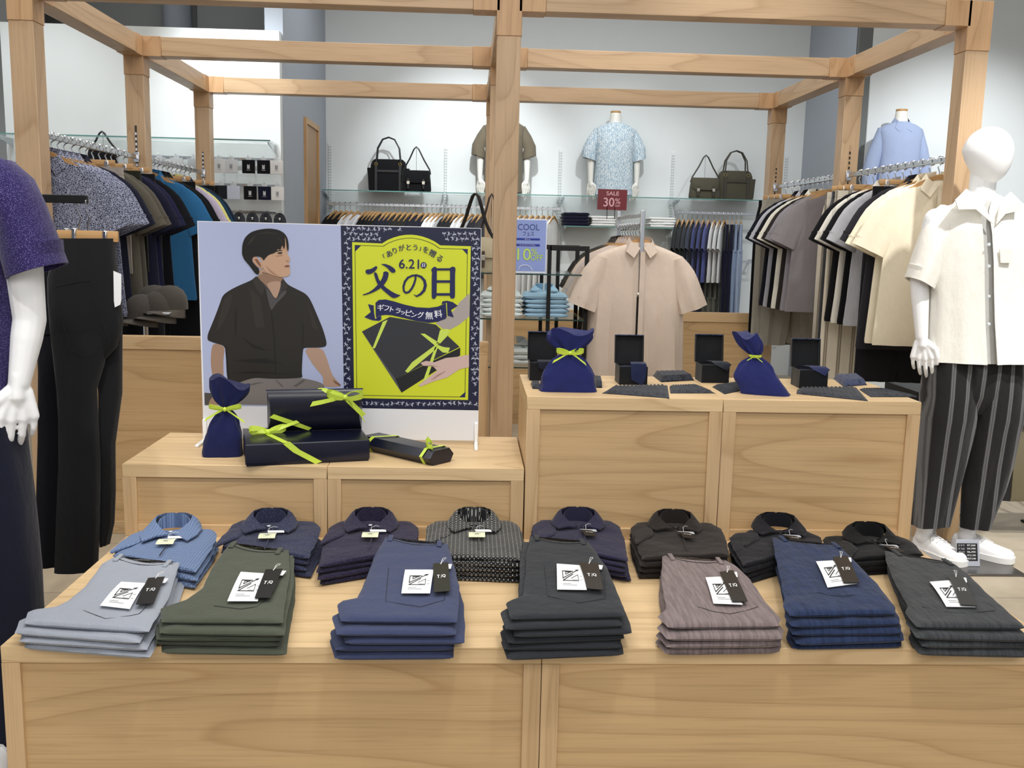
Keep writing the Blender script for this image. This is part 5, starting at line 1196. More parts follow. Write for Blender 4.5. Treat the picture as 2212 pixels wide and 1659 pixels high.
# price board on the base plate
ps = thing('price_board', 'small silver framed price board standing between the sneakers', 'price board', (0, 0, 0)); P = [aY(x, y, MY-.16) for x, y in ((2055, 1181), (2107, 1181), (2116, 1236), (2066, 1236))]; dz = .013-min(p.z for p in P)
o_ = Vector((P[3].x, MY-.16, .0125)); ps.location = o_; exx = (P[2]-P[3]); exx.z = 0; wq = exx.length; hq = P[0].z-P[3].z
M = Matrix.Rotation(R_(-14), 4, 'X')
MB().bbox(0, wq, 0, .004, 0, hq, .001, 1, M).build('frame', plain('silver_frame', '#b8bcc6', .35, .4), ps); mb = MB(); mb.bbox(.002, wq-.010, -.0015, .0005, hq*.20, hq*.86, .0003, 1, M); mb.build('board', plain('board_black', '#14151a', .5), ps)
lm = MB()
for i, (a, b) in enumerate((('シャツ', '¥7,260'), ('ﾎﾞﾄﾑｽ', '¥4,390'), ('パンツ', '¥6,490'), ('バッグ', '¥12,100'), ('合計', '¥29,240'))):
    z = hq*(.75-.125*i); puttext(lm, a, M @ Vector((.008, -.0022, z)), (1, 0, 0), M.to_3x3() @ Vector((0, 0, 1)), wq*.26, hq*.07, .0); puttext(lm, b, M @ Vector((wq*.45, -.0022, z)), (1, 0, 0), M.to_3x3() @ Vector((0, 0, 1)), wq*.36, hq*.07, .0)
lm.build('lettering', INKW, ps, smooth=False)
# left mannequin -------------------------------------------------
LY = 2.42; ca_ = aY(60, 700, LY); LX = ca_.x-.245
ml = thing('mannequin', 'white mannequin at the left edge in a purple textured shirt and navy trousers', 'mannequin', (LX, LY, .0)); offl = Vector((LX, LY, 0))
g_ = lambda x, y: tuple(aY(x, y, LY)-offl)
armR = [g_(38, 446), g_(64, 690), g_(54, 822)]; armR[2] = (armR[2][0], armR[2][1]-.03, armR[2][2])
mannequin_body(ml, -.3, ((-.10, 0), (.11, 0)), [[(-x, y, z) for x, y, z in armR], armR])
PUR = FAB('#292150', 'seersucker', '#8f86c8', 1.5); NVT = FAB('#141829')
rw = edgerows([(318, -235, -62), (330, -275, -20), (350, -312, 14), (400, -322, 22), (500, -322, 24), (600, -322, 24), (740, -324, 27), (862, -324, 25)], LY, offl)
mb = MB(); mb.loft(clothloft(rw, [.07, .09, .105, .115, .12, .125, .13, .13], 48, .008, 2, 6)); mb.build('shirt', PUR, ml)
for s in (0, 1):
    RR = []
    for i, (xo, yo_, xi, yi) in enumerate(((20, 346, -20, 372), (66, 384, -8, 430), (92, 440, 2, 500), (116, 505, 12, 560), (139, 567, 24, 603))):
        a = aY(xo, yo_, LY)-offl; b = aY(xi, yi, LY)-offl
        if s: a = Vector((-a.x, a.y, a.z)); b = Vector((-b.x, b.y, b.z))
        c = (a+b)/2; h = (b-a)/2; RR.append([c+h*math.cos(t)+Vector((0, 1, 0))*(.072+.005*i)*math.sin(t)*(1+.05*math.sin(4*t+i)) for t in [2*math.pi*q/28 for q in range(28)]])
    c = sum(RR[-1], Vector())/28; RR.append([c+(p-c)*.9 for p in RR[-1]]); RR.append([c+(p-c)*.86+Vector((0, 0, .06)) for p in RR[-2]])
    mb = MB(); mb.loft(RR); mb.build('shirt_sleeve', PUR, ml)
mb = MB(); mb.loft(clothloft(edgerows([(820, -318, 20), (900, -318, 42), (955, -310, 48), (1000, -300, 40), (1030, -260, 0)], LY, offl), [.115, .12, .12, .09, .04], 40, .004))
mb.loft(clothloft(edgerows([(900, -90, 40), (960, -98, 50), (1060, -90, 62), (1150, -70, 71), (1232, -55, 80), (1314, -45, 86), (1395, -38, 88), (1500, -30, 90), (1600, -26, 92)], LY, offl), [.1, .1, .095, .09, .085, .085, .085], 30, .008, 1, 3))
mb.loft(clothloft(edgerows([(980, -300, -120), (1150, -290, -125), (1314, -272, -120), (1600, -250, -118)], LY, offl), [.1, .095, .09, .085], 30, .007, 2, 3)); mb.build('trousers', NVT, ml)
shoe(ml, (.13, .07, 0), (.16, -.19, 0)); shoe(ml, (-.12, .07, 0), (-.15, -.19, 0))

# black trousers on the arm stand at the left
BYL = 3.16
cx_ = aY(165, 434, BYL)
st = thing('arm_stand', 'black stand arm with three chrome hooks beside the left mannequin', 'clothes stand', (cx_.x, BYL, 0))
A0 = aY(40, 428, BYL)-Vector((cx_.x, BYL, 0)); A1 = aY(190, 441, BYL)-Vector((cx_.x, BYL, 0))
MB().bbox(A0.x-.1, A1.x, -.008, .008, A0.z-.012, A0.z+.014, .002, 1).build('arm', BLACKM, st)
MB().bbox(A0.x-.12, A0.x-.09, -.02, .02, 0, A0.z+.014, .002, 1).bbox(A0.x-.26, A0.x+.1, -.03, .03, 0, .02, .003, 1).build('post', BLACKM, st)
BLKT = FAB('#1b1c1f'); BLKT2 = FAB('#14161d')
for k, (hxp, lab) in enumerate(((172, 'wooden clamp hanger with the black back-pocket trousers'), (140, 'wooden clamp hanger with the navy-black trousers, second on the black arm'))):
    p = aY(hxp+16, 440, BYL); h = thing('clothes_hanger', lab, 'hanger', (p.x, BYL+.004+.05*k, p.z), 0)
    MB().tube([(0, .012, .004), (0, .0, .02), (0, -.014, .008), (0, -.016, -.02), (.008, -.012, -.045), (0, -.008, -.065), (0, -.006, -.10)], .0024, 6).build('hook', CHROME, h)
    MB().bbox(-.10, .095, -.012, .002, -.120, -.085, .004, 2).build('bar', HANGW, h)
    for xx in (-.035, .062): MB().bbox(xx-.007, xx+.007, -.02, .006, -.158, -.08, .003, 1, Matrix.Rotation(R_(4), 4, 'Y')).build('clip', CHROME, h)
def sheet(mb, rows, Y, off, t, n=26, fold=.004, ph=0): mb.loft(clothloft([(aY(xl, y, Y)-off, aY(xr, y, Y)-off) for y, xl, xr in rows], t, n, fold, ph, 3, sq=3))
bt = thing('hanging_trousers', 'black trousers with a back pocket and white tag hanging beside the left mannequin', 'trousers', (cx_.x, BYL, 0)); ob = Vector((cx_.x, BYL, 0))
mb = MB(); sheet(mb, [(515, 122, 247), (545, 118, 248), (600, 104, 252), (650, 104, 258), (700, 108, 262), (750, 112, 248), (775, 135, 225)], BYL, ob, [.045, .045, .045, .045, .045, .034, .012]); sheet(mb, [(600, 114, 230), (725, 111, 236), (790, 118, 222), (840, 124, 205), (900, 127, 208), (1000, 127, 213), (1120, 124, 211), (1232, 120, 206)], BYL-.006, ob, .036); sheet(mb, [(700, 205, 263), (850, 214, 262), (960, 218, 245), (1060, 219, 246), (1130, 220, 243), (1176, 222, 232)], BYL+.05, ob, .03)
mb.build('body', BLKT, bt)
MB().tube([aY(x, y, BYL-.048)-ob for x, y in ((118, 617), (126, 660), (150, 755), (183, 768), (237, 736), (205, 650), (195, 606), (118, 617))], .0007, 5).build('pocket_stitching', plain('stitch_black', '#0a0a0b', .8), bt)
mb = MB(); mb.loft([[aY(245, 585, BYL-.03)-ob, aY(262, 592, BYL-.02)-ob, aY(262, 592, BYL-.018)-ob, aY(245, 585, BYL-.028)-ob], [aY(246, 650, BYL-.03)-ob, aY(262, 648, BYL-.02)-ob, aY(262, 648, BYL-.018)-ob, aY(246, 650, BYL-.028)-ob], [aY(248, 664, BYL-.03)-ob, aY(260, 658, BYL-.02)-ob, aY(260, 658, BYL-.018)-ob, aY(248, 664, BYL-.028)-ob]]); ht = mb.build('hang_tag', CARDW, bt)
b2 = thing('hanging_trousers', 'navy-black trousers hanging behind the black back-pocket ones', 'trousers', (cx_.x-.05, BYL+.12, 0)); o2 = Vector((cx_.x-.05, BYL+.12, 0))
mb = MB(); sheet(mb, [(520, 84, 200), (620, 78, 200), (720, 80, 196)], BYL+.12, o2, .035); sheet(mb, [(700, 80, 150), (800, 84, 140), (950, 84, 136), (1100, 80, 134), (1222, 78, 132)], BYL+.12, o2, .03); sheet(mb, [(700, 130, 196), (900, 138, 190), (1190, 138, 178)], BYL+.14, o2, .03); mb.build('body', BLKT2, b2)
# ------------------------------------------------------------------ back wall fittings
WY = 10.0
def PXY(px, py, Y): return aY(px, py, Y)
def glass_shelf(label, xa, xb, y0, y1, z, par=None):
    t = thing('glass_shelf', label, 'shelf', ((xa+xb)/2, y0, z)); w = (xb-xa)/2
    MB().box(-w, w, 0.003, y1-y0, -.010, 0).build('pane', GLASS, t, smooth=False)
    MB().box(-w, w, 0, .003, -.010, 0).build('front_edge', GEDGE, t, smooth=False)
    for s in (-1, 1):
        MB().loft([[(s*(w-.02)-.004, y1-y0-.002, -.012), (s*(w-.02)+.004, y1-y0-.002, -.012), (s*(w-.02)+.004, y1-y0-.002, -.075), (s*(w-.02)-.004, y1-y0-.002, -.075)], [(s*(w-.02)-.004, .03, -.012), (s*(w-.02)+.004, .03, -.012), (s*(w-.02)+.004, .03, -.026), (s*(w-.02)-.004, .03, -.026)]]).build('bracket', CHROME, t)
    return t
ZS = aY(1200, 421, 9.66).z
xs = [aY(p, 440, 9.98).x for p in (713, 962, 1208, 1450, 1693)]
nm = ['left end of the back wall', 'back wall behind the middle post', 'back wall under the patterned tee torso', 'right end of the back wall']
for i in range(4): glass_shelf('glass wall shelf at the ' + nm[i], xs[i]+.004 if i else -1.47, xs[i+1]-.004, 9.66, 9.99, ZS)
SLM = plain('slotted_steel', '#dfe3e3', .6); SLD = plain('slot_shadow', '#a4abab', .7)
for i, x in enumerate(xs):
    t = thing('slotted_standard', ['slotted wall standard nearest the oak-lined opening', 'slotted wall standard left of the middle post', 'slotted wall standard right of the middle post', 'slotted wall standard between the tee torso and olive bags', 'slotted wall standard at the right end of the back wall'][i], 'wall standard', (x, 9.996, .3), 0, 'slotted wall standards')
    MB().box(-.016, .016, -.008, .003, 0, 2.0).build('channel', SLM, t, smooth=False); mb = MB()
    for k in range(70):
        for s in (-1, 1): mb.box(s*.008-.004, s*.008+.004, -.0095, -.0078, .02+k*.028, .036+k*.028)
    mb.build('slots', SLD, t, smooth=False)
def wallrail(label, xa, xb, z, Y=9.70):
    t = thing('clothes_rail', label, 'rail', ((xa+xb)/2, Y, z)); w = (xb-xa)/2; MB().bbox(-w, w, -.006, .006, -.028, -.002, .002, 1).build('bar', CHROME, t)
    for s in (-1, 1): MB().bbox(s*(w-.03)-.005, s*(w-.03)+.005, 0, WY-Y-.004, -.03, .01, .002, 1).build('bracket', CHROME, t)
ZR = aY(900, 441, 9.70).z
wallrail('chrome wall rail at the left end of the back wall', xs[0]+.0, xs[1]-.01, ZR); wallrail('chrome wall rail behind the middle post', xs[1]+.01, xs[2]-.01, ZR)
ZR2 = aY(1520, 457, 9.70).z
wallrail('chrome wall rail under the olive bags', xs[3]+.02, xs[4]-.02, ZR2)
# garments seen edge-on along the back wall
SEQ = [(723,'#101114','black'),(734,'#0f1013','black'),(746,'#111216','black'),(757,'#e8e8ea','white'),(771,'#e5e6ea','white'),(788,'#dfe0e6','white'),(797,'#0d0e12','black'),(805,'#0d0e12','black'),(812,'#0e0f13','black'),(820,'#0f1014','black'),(833,'#17192a','dark navy'),(842,'#181a2b','dark navy'),(852,'#191b2a','dark navy'),(864,'#24221f','dark brown'),(875,'#262320','dark brown'),(886,'#25231f','dark brown'),(898,'#15182a','navy'),(911,'#14172a','navy'),(923,'#12162c','navy'),(934,'#eeeeee','white'),(944,'#f0f0f0','white'),(953,'#eeeef0','white'),(967,'#1a1b1f','charcoal'),(976,'#1a1b20','charcoal'),(985,'#1b1c20','charcoal'),(996,'#f2f2f2','white'),(1007,'#efefef','white'),(1018,'#f1f1f1','white'),(1030,'#23242e','charcoal'),(1040,'#22232c','charcoal')]
SEQ2 = [(1112,'#f0f0ee','white'),(1124,'#efefec','white'),(1136,'#f1f1ef','white'),(1148,'#efefec','white'),(1160,'#f3f3f1','white'),(1172,'#ececea','white'),(1184,'#f0f0ee','white'),(1195,'#eeeeec','white')]
SEQ3 = [(1466,'#2c3134','dark slate'),(1476,'#31363c','dark slate'),(1487,'#3d424c','slate grey'),(1496,'#4a4f63','slate blue'),(1507,'#4b5488','dusty blue'),(1519,'#4f588c','dusty blue'),(1531,'#5a63a0','periwinkle'),(1543,'#eeeeee','white'),(1554,'#f0f0f0','white'),(1564,'#eeeff0','white')]
def wallgarments(seq, z, where, Y=9.70, kind='tee', L=.62, dy=.0):
    protos = {}
    for i, (p, hx, cn) in enumerate(seq):
        x = aY(p, 450, Y).x; key = hx
        desc = f"{cn} {'t-shirt' if kind == 'tee' else 'trousers'}, {ordn(i)} from the left on the {where}"
        rz = math.pi/2-.38+random.uniform(-.012, .012)
        hl = f"hanger of the {ordn(i)} garment from the left, {where}"
        if 'h' not in protos: protos['h'] = hanger_obj(hl, (x, Y, z), rz, 'hangers on the '+where, .105)
        else: dup(protos['h'], (x, Y, z), rz, hl, 'hangers on the '+where)
        k = (hx, i % 3)
        t = thing('hanging_tee_shirt', desc, 't-shirt', (x, Y, z), rz, 't-shirts on the '+where); shirt_parts(FAB(hx), t, i*3, L=L, collar_=False, T=.012, sleeve=.20, spread=.30)
wallgarments(SEQ, ZR, 'back rail left of the middle post')
wallgarments(SEQ2, ZR, 'back rail right of the middle post', L=.85)
wallgarments(SEQ3, ZR2, 'back rail below the olive bags', L=.55)
for i, (p, hx, cn) in enumerate([(1573,'#16182e','navy'),(1583,'#1a1c33','navy'),(1592,'#8a9bb8','light blue denim'),(1602,'#9aa8c0','light blue denim')]):
    hang('B', 9.70, 'trousers', FAB(hx), f"{cn} trousers, {ordn(i)} from left beside the white tees, back rail", None, aY(p, 450, 9.70).x, ZR2, math.pi/2-.25, L=.95)
ZL = aY(1480, 560, 9.75).z
wallrail('lower chrome wall rail under the dark slate t-shirts', xs[3]+.02, xs[4]-.3, ZL, 9.82)
for i, (p, hx, cn) in enumerate([(1474,'#1b1d21','black'),(1484,'#20242c','charcoal'),(1494,'#2a2f40','slate'),(1504,'#22273a','navy'),(1514,'#1c2133','navy'),(1526,'#55554e','olive grey'),(1537,'#66675e','grey'),(1548,'#6a6b63','grey')]):
    hang('B', 9.80, 'shorts', FAB(hx), f"{cn} shorts, {ordn(i)} from the left on the lower back rail", None, aY(p, 560, 9.80).x, ZL, math.pi/2-.25, W=.17)
# second glass shelf with folded stacks
Z2 = aY(1340, 490, 9.66).z
glass_shelf('lower glass wall shelf carrying folded navy and white shirts', xs[2]+.02, xs[3]-.02, 9.66, 9.99, Z2)
def wallstack(name, label, px, w, z, n, hx, Y=9.82, t=.03, d=.15, grp=None, top=None):
    x = aY(px, 480, Y).x
    for k in range(n):
        r = thing('folded_shirt', f"{label}, {['bottom', 'second from bottom', 'third from bottom', 'fourth from bottom', 'fifth from bottom', 'sixth from bottom'][k]}", 'shirt', (x+random.uniform(-.006, .006), Y, z+t*k), random.uniform(-.04, .04), grp or label)
        mb = MB(); slab(mb, [(-w/2, -d), (-w/2, d)], [(w/2, -d), (w/2, d)], .0004, t-.0008, k+px % 17, 18, 14, .0015, flat=18); mb.build('body', FAB(hx), r)
        if top and k == n-1: top(r, t)
wallstack('n', 'folded navy shirt on the lower wall shelf', 1242, .27, Z2, 4, '#14162c', t=.033)
wallstack('w', 'folded white shirt beside the navy pile on the lower wall shelf', 1299, .25, Z2, 4, '#eeeeec', t=.026)
wallstack('w', 'folded white shirt at the right of the lower wall shelf', 1425, .27, Z2, 4, '#eeeeec', t=.026)
# bags on the wall shelf
def shoulder_pts(p, Y, off): return [aY(x, y, Y)-off for x, y in p]
def tote(label, c, w, h, m, trim, hh, Y, hx=.28, strip=True):
    t = thing('tote_bag', label, 'bag', (c, Y, ZS)); d = .075
    mb = MB(); R1 = []
    for z, ww, dd in ((0.001, .90, 1), (.02, .93, 1.05), (h*.5, .97, 1.0), (h*.72, 1.0, .9)): R1.append(ellring(0, 0, z, w/2*ww, d*dd, 28, 4))
    mb.loft(R1); R1 = []
    for z, ww, dd in ((h*.5, .84, .9), (h*.8, .85, .75), (h*.93, .78, .5), (h, .66, .3)): R1.append(ellring(0, 0, z, w/2*ww, d*dd, 28, 3))
    mb.loft(R1); mb.build('bag_body', m, t)
    for s in (-1, 1):
        MB().tube([(-w*hx, s*.045, h*.78), (-w*hx, s*.045, h*.95), (-w*hx*.9, s*.03, h+hh*.5), (-w*hx*.5, s*.015, h+hh*.9), (0, s*.01, h+hh), (w*hx*.5, s*.015, h+hh*.9), (w*hx*.9, s*.03, h+hh*.5), (w*hx, s*.045, h*.95), (w*hx, s*.045, h*.78)], .0075, 8).build('handle', trim, t)
        MB().tube([(s*w*hx+.014*math.cos(a), -.068, h*.84+.014*math.sin(a)) for a in [2*math.pi*k/12 for k in range(13)]], .003, 5).build('ring', plain('brass', '#b7a36a', .25, .9), t)
        MB().bbox(s*w*hx-.014, s*w*hx+.014, -.084, -.074, .002, h*.78, .002, 1).build('leather_strip', trim, t)
    MB().bbox(-w*.27, w*.27, -.082, -.072, h*.58, h*.66, .002, 1).build('leather_band', trim, t); return t
def satchel(label, c, w, h, m, trim, hh, Y, z=None, sc=1):
    t = thing('shoulder_bag', label, 'bag', (c, Y, ZS if z is None else z)); d = .05*sc
    mb = MB(); mb.loft([ellring(0, 0, z_, w/2*q, d*e_, 28, 4) for z_, q, e_ in ((.001, .97, 1), (.02*sc, 1.0, 1.1), (h*.6, .95, .95), (h, .88, .45))]); mb.build('bag_body', m, t)
    fl = MB(); fl.loft([ellring(0, -d*.22, z_, w/2*q, d*e_, 28, 3.4) for z_, q, e_ in ((h*.42, .80, 1.15), (h*.5, .92, 1.15), (h*.85, .93, .95), (h*1.03, .89, .5))]); fl.build('flap', m, t)
    for s in (-1, 1):
        MB().bbox(s*w*.25-.010*sc, s*w*.25+.010*sc, -d*1.52, -d*1.35, h*.12, h*.62, .002, 1).build('buckle_strap', trim, t)
        MB().bbox(s*w*.25-.015*sc, s*w*.25+.015*sc, -d*1.60, -d*1.5, h*.34, h*.50, .003, 1).build('buckle', plain('nickel', '#c9c6b8', .2, .9), t)
    MB().tube([(-w*.47, 0, h*.8), (-w*.42, 0, h*1.05), (-w*.22, 0, h+hh*.5), (-w*.08, 0, h+hh*.9), (0, 0, h+hh), (w*.08, 0, h+hh*.9), (w*.26, 0, h+hh*.45), (w*.44, 0, h*1.08), (w*.47, 0, h*.85)], .0075*sc, 8).build('shoulder_strap', trim, t)
    MB().tube([(0.0, .02, h*.9), (0, .02, h+hh)], .0022, 6).build('display_wire', CHROME, t); return t
NYB = FAB('#0d0d10'); LEB = plain('black_leather', '#141416', .4); NYO = FAB('#524f42'); LEO = plain('olive_leather', '#3b382f', .45)
yb = 9.80
W1 = (aY(885, 380, yb)-aY(793, 380, yb)).length
tote('large black tote bag with arched handles on the left wall shelf', aY(839, 400, yb).x, W1, .315, NYB, LEB, .215, yb+.02)
satchel('small black buckled shoulder bag in front of the black tote', aY(899, 400, yb-.09).x, .30, .20, NYB, LEB, .235, yb-.09)
tote('large olive tote bag with arched handles on the right wall shelf', aY(1588, 400, yb).x, .415, .29, NYO, LEO, .20, yb+.02)
satchel('small olive buckled shoulder bag left of the olive tote', aY(1522, 400, yb-.08).x, .31, .20, NYO, LEO, .23, yb-.08)
# torsos
def torso(label, c, Y, zt, m, long=False, collar_=False, sc=1.0, zb=None):
    t = thing('display_torso', label, 'mannequin', (c, Y, zb)); H = zt-zb; t.rotation_euler = (0, 0, random.uniform(-.05, .05))
    zz = lambda q: H-q*sc           # q measured down from the neck cap
    mb = MB()
    mb.tube([(0, .0, zz(.22)), (0, 0, zz(.10)), (0, 0, zz(.03)), (0, 0, zz(.018))], [.085*sc, .058*sc, .052*sc, .050*sc], 24)
    for z, rx, ry in ((.27, .13, .07), (.36, .165, .10), (.5, .155, .10), (.62, .15, .10)): mb.ball((0, 0, zz(z)), (rx*sc, ry*sc, .11*sc), 20, 8)
    for s in (-1, 1):
        A = [(s*.178*sc, 0, zz(.262)), (s*.222*sc, 0, zz(.46)), (s*.222*sc, -.02, zz(.66))]; chain(mb, A, [.045*sc, .034*sc, .024*sc]); hand(mb, A[2], s, sc, .45)
    remesh(mb, .006, plain('ivory_mannequin', '#e9e7df', .4), 'body', t, 3)
    MB().lathe([(0, 0), (.048*sc, 0), (.050*sc, .004), (.048*sc, .020), (0, .022)], 24, (0, 0, zz(.020))).build('neck_cap', HANGW, t)
    MB().tube([(0, .02, .005), (0, .02, zz(.7))], .010, 10).build('stand_rod', CHROME, t); MB().bbox(-.11, .11, -.09, .11, .0005, .007, .002, 1).build('stand_foot', CHROME, t)
    sh = bpy.data.objects.new('top', None)
    mb = MB(); L = .78 if not long else .80
    prof = [(.108, .062, .062), (.115, .075, .07), (.135, .135, .08), (.165, .185, .09), (.20, .195, .105), (.28, .185, .125), (.42, .178, .13), (.6, .182, .132), (.74, .188, .135), (L, .19, .135)]
    mb.loft([ellring(0, 0, zz(z), a*sc, b*sc, 36, 2.5, .006*min(1, z*1.2), 5, 1.0+z*3) for z, a, b in prof]); mb.build('shirt_body', m, t)
    for s in (-1, 1):
        RR = []; n = 7; L2 = .27 if not long else .50
        for k in range(n):
            u = k/(n-1); c2 = Vector((s*(.152+.078*min(1, u*1.5)+.012*u)*sc, 0, zz(.180+L2*u))); hw = (.044+.016*min(1, u*3)+.006*u-(0 if not long else .012*max(0, u-.5)))*sc; RR.append([c2+Vector((hw*math.cos(a), hw*.95*math.sin(a), -s*.020*math.cos(a)*-1)) for a in [2*math.pi*q/22 for q in range(22)]])
        c2 = sum(RR[-1], Vector())/22; RR.append([c2+(p-c2)*.86 for p in RR[-1]]); RR.append([c2+(p-c2)*.8+Vector((0, 0, .05)) for p in RR[-2]])
        mb = MB(); mb.loft(RR); mb.build('shirt_sleeve', m, t)
    if collar_:
        mb = MB()
        for s in (-1, 1):
            a = [(s*.008, .055, zz(.06)), (s*.060, .0, zz(.075)), (s*.050, -.062, zz(.105)), (s*.006, -.088, zz(.17))]; b = [(s*.010, .075, zz(.11)), (s*.085, .0, zz(.115)), (s*.085, -.085, zz(.165)), (s*.055, -.105, zz(.20))]
            mb.loft([[Vector(p), Vector(q), Vector(q)+Vector((0, -.004, 0)), Vector(p)+Vector((0, -.004, 0))] for p, q in zip(a, b)])
        mb.build('collar', m, t)
    else: MB().tube([(.060*sc*math.cos(a), .062*sc*math.sin(a), zz(.112)-.010*math.sin(a)*-1) for a in [2*math.pi*k/24 for k in range(25)]], .008, 6).build('neckband', FAB('#dfe8ee') if 'pattern' in label else m, t)
    return t
yt = 9.82
torso('ivory half torso in a pale blue patterned t-shirt on the wall shelf', aY(1328, 300, yt).x, yt, aY(1328, 240, yt).z, FAB('#9fb7c9', 'ikat', '#dfe8ec', 1.2), zb=ZS+.0005, sc=1.06)
torso('ivory half torso in a khaki t-shirt, half hidden by the middle post', aY(1089, 300, yt).x, yt, aY(1328, 240, yt).z-.0, FAB('#6f6656'), zb=ZS+.0005, sc=1.06)
yr = 8.45; ztp = aY(1943, 236, yr).z; zsh = ztp-.95
glass_shelf('glass wall shelf on the right wall under the blouse torso', 3.56, 4.75, 8.3, 8.67, zsh)
glass_shelf('glass wall shelf at the far right behind the mannequin', 4.77, 6.2, 8.3, 8.67, aY(2190, 440, 8.3).z)
torso('ivory half torso in a light blue long-sleeved blouse on the right wall', aY(1943, 300, yr).x, yr, ztp, FAB('#9dabca'), long=True, collar_=True, zb=zsh+.0005, sc=1.0)

# ------------------------------------------------------------------ signs
SY = 6.25
q = [aY(x, y, SY) for x, y in ((1292, 408), (1355.5, 410), (1353, 454.5), (1290, 452.5))]; c = (q[2]+q[3])/2
sg = thing('sale_sign', 'small dark red sign reading SALE 30% OFF on the beige shirt stand', 'sign', (c.x, SY, q[3].z-.03)); o_ = Vector((c.x, SY, q[3].z-.03)); a = [p-o_ for p in q]
mb = MB(); mb.loft([a, [p+Vector((0, .004, 0)) for p in a]]); mb.build('panel', plain('dark_red_print', '#6d1420', .35), sg, smooth=False)
lm = MB(); W_ = (q[1]-q[0]).length; ex = Vector((1, 0, 0)); ez = Vector((0, 0, 1)); n_ = Vector((0, -.0012, 0)); bl = a[3]+n_; tl = a[0]; Hh = (a[0]-a[3]).length
puttext(lm, 'SALE', bl+ex*W_*.30+ez*Hh*.70, ex, ez, W_*.42, Hh*.19, .0006); puttext(lm, '30', bl+ex*W_*.21+ez*Hh*.16, ex, ez, W_*.36, Hh*.42, .0008); puttext(lm, '%', bl+ex*W_*.60+ez*Hh*.29, ex, ez, W_*.18, Hh*.27, .0003); puttext(lm, 'OFF', bl+ex*W_*.60+ez*Hh*.15, ex, ez, W_*.17, Hh*.09, .0002)
lm.build('lettering', plain('pink_ink', '#d9aab0', .5, 0, .3, 0), sg, smooth=False)
mb = MB()
for x in (-.03, .02): mb.box(x-.002, x+.002, .0, .004, -.03, .05)
mb.build('prong', BLACKM, sg)
# black shelf unit with glass shelves
UY0, UY1 = 5.45, 5.95
ux0 = aY(1030, 560, UY0).x; ux1 = aY(1268, 560, UY0).x
ztop = aY(1225, 531, UY0).z
un = thing('shelf_unit', 'black metal shelf unit with glass shelves behind the middle post', 'shelf unit', ((ux0+ux1)/2, UY0, 0)); w = (ux1-ux0)/2
for sx_ in (-1, 1):
    for yy in (0, UY1-UY0): MB().bbox(sx_*w-.012, sx_*w+.012, yy-.012, yy+.012, 0, ztop if sx_ > 0 else aY(1150, 592, UY0).z, .002, 1).build('post', BLACKM, un)
xb_ = aY(1187, 560, UY0).x-(ux0+ux1)/2
for yy in (0, UY1-UY0): MB().bbox(xb_, w, yy-.010, yy+.010, ztop-.028, ztop, .002, 1).build('top_bar', BLACKM, un)
MB().bbox(xb_-.011, xb_+.011, -.010, .010, 0, ztop, .002, 1).build('upright', BLACKM, un)
for sx_ in (.3, .62): MB().bbox(w*sx_-.011, w*sx_+.011, UY1-UY0-.008, UY1-UY0+.008, 0, ztop-.02, .002, 1).build('upright', BLACKM, un)
UF = UY0-.073; zs1 = aY(1150, 591, UF).z; zs2 = aY(1150, 689, UF).z; zs3 = aY(1120, 793, UF).z
for i, z in enumerate((zs1, zs2, zs3)):
    p = MB().box(-w+.014, w-.014, -.07, UY1-UY0, z-.008, z).build('shelf_pane', GLASS, un, smooth=False)
    MB().box(-w+.014, w-.014, -.073, -.070, z-.008, z).build('glass_edge', plain('dark_glass_edge', '#26423f', .2), un, smooth=False)
# COOL sign
cy_ = UY0-.045; q = [aY(x, y, cy_) for x, y in ((1100, 472), (1181, 474), (1178, 590), (1097, 590))]; c = (q[2]+q[3])/2; z0_ = zs1+.0005
cs = thing('festival_sign', 'pale blue sign reading COOL and 10% OFF standing on the black shelf unit', 'sign', (c.x, cy_, z0_)); o_ = Vector((c.x, cy_, z0_))
w_ = (q[1]-q[0]).length/2; h_ = q[0].z-z0_
MB().bbox(-w_-.004, w_+.004, 0, .006, 0, h_, .001, 1).build('acrylic_frame', plain('pale_acrylic', '#dfe8fa', .2), cs)
MB().box(-w_+.001, w_-.001, -.001, .0005, .012, h_-.006).build('print_sheet', plain('periwinkle_print', '#8fa2de', .4, 0, .4, .04), cs, smooth=False)
sx = lambda px: aY(px, 530, cy_).x-c.x; sz = lambda py: aY(1140, py, cy_).z-z0_
def T(mb, s, x0, x1, yb, ytp, bold=.0004, d=.0018): puttext(mb, s, Vector((sx(x0), -d, sz(yb))), ex, ez, sx(x1)-sx(x0), sz(ytp)-sz(yb), bold)
lm = MB(); T(lm, 'COOL', 1118, 1164, 497, 484, .0003); T(lm, 'フェス', 1129, 1153, 509, 501, .0003); lm.build('lettering', plain('deep_blue_ink', '#4a5490', .5, 0, .3, 0), cs, smooth=False)
lm = MB(); 
for a_, b_ in ((519, 514.5), (532, 527)): lm.box(sx(1103), sx(1166), -.0016, -.001, sz(a_), sz(b_))
lm.build('title_bar', plain('blue_bar', '#2f3f9a', .5, 0, .3, 0), cs, smooth=False)
lm = MB(); T(lm, 'ボトム', 1133, 1145, 518.3, 515.2, 0, .0022); T(lm, 'コーディネイトアイテム', 1122, 1156, 531.2, 527.8, 0, .0022); lm.build('bar_lettering', INKW, cs, smooth=False)
lm = MB(); T(lm, '10', 1118, 1147, 562, 537, .0020, .0016); T(lm, '%', 1148, 1161, 549, 537, .0012, .0016); T(lm, 'OFF', 1147, 1173, 562, 550, .0014, .0016); lm.build('number_outline', plain('outline_teal', '#3b5f8a', .5, 0, .3, 0), cs, smooth=False)
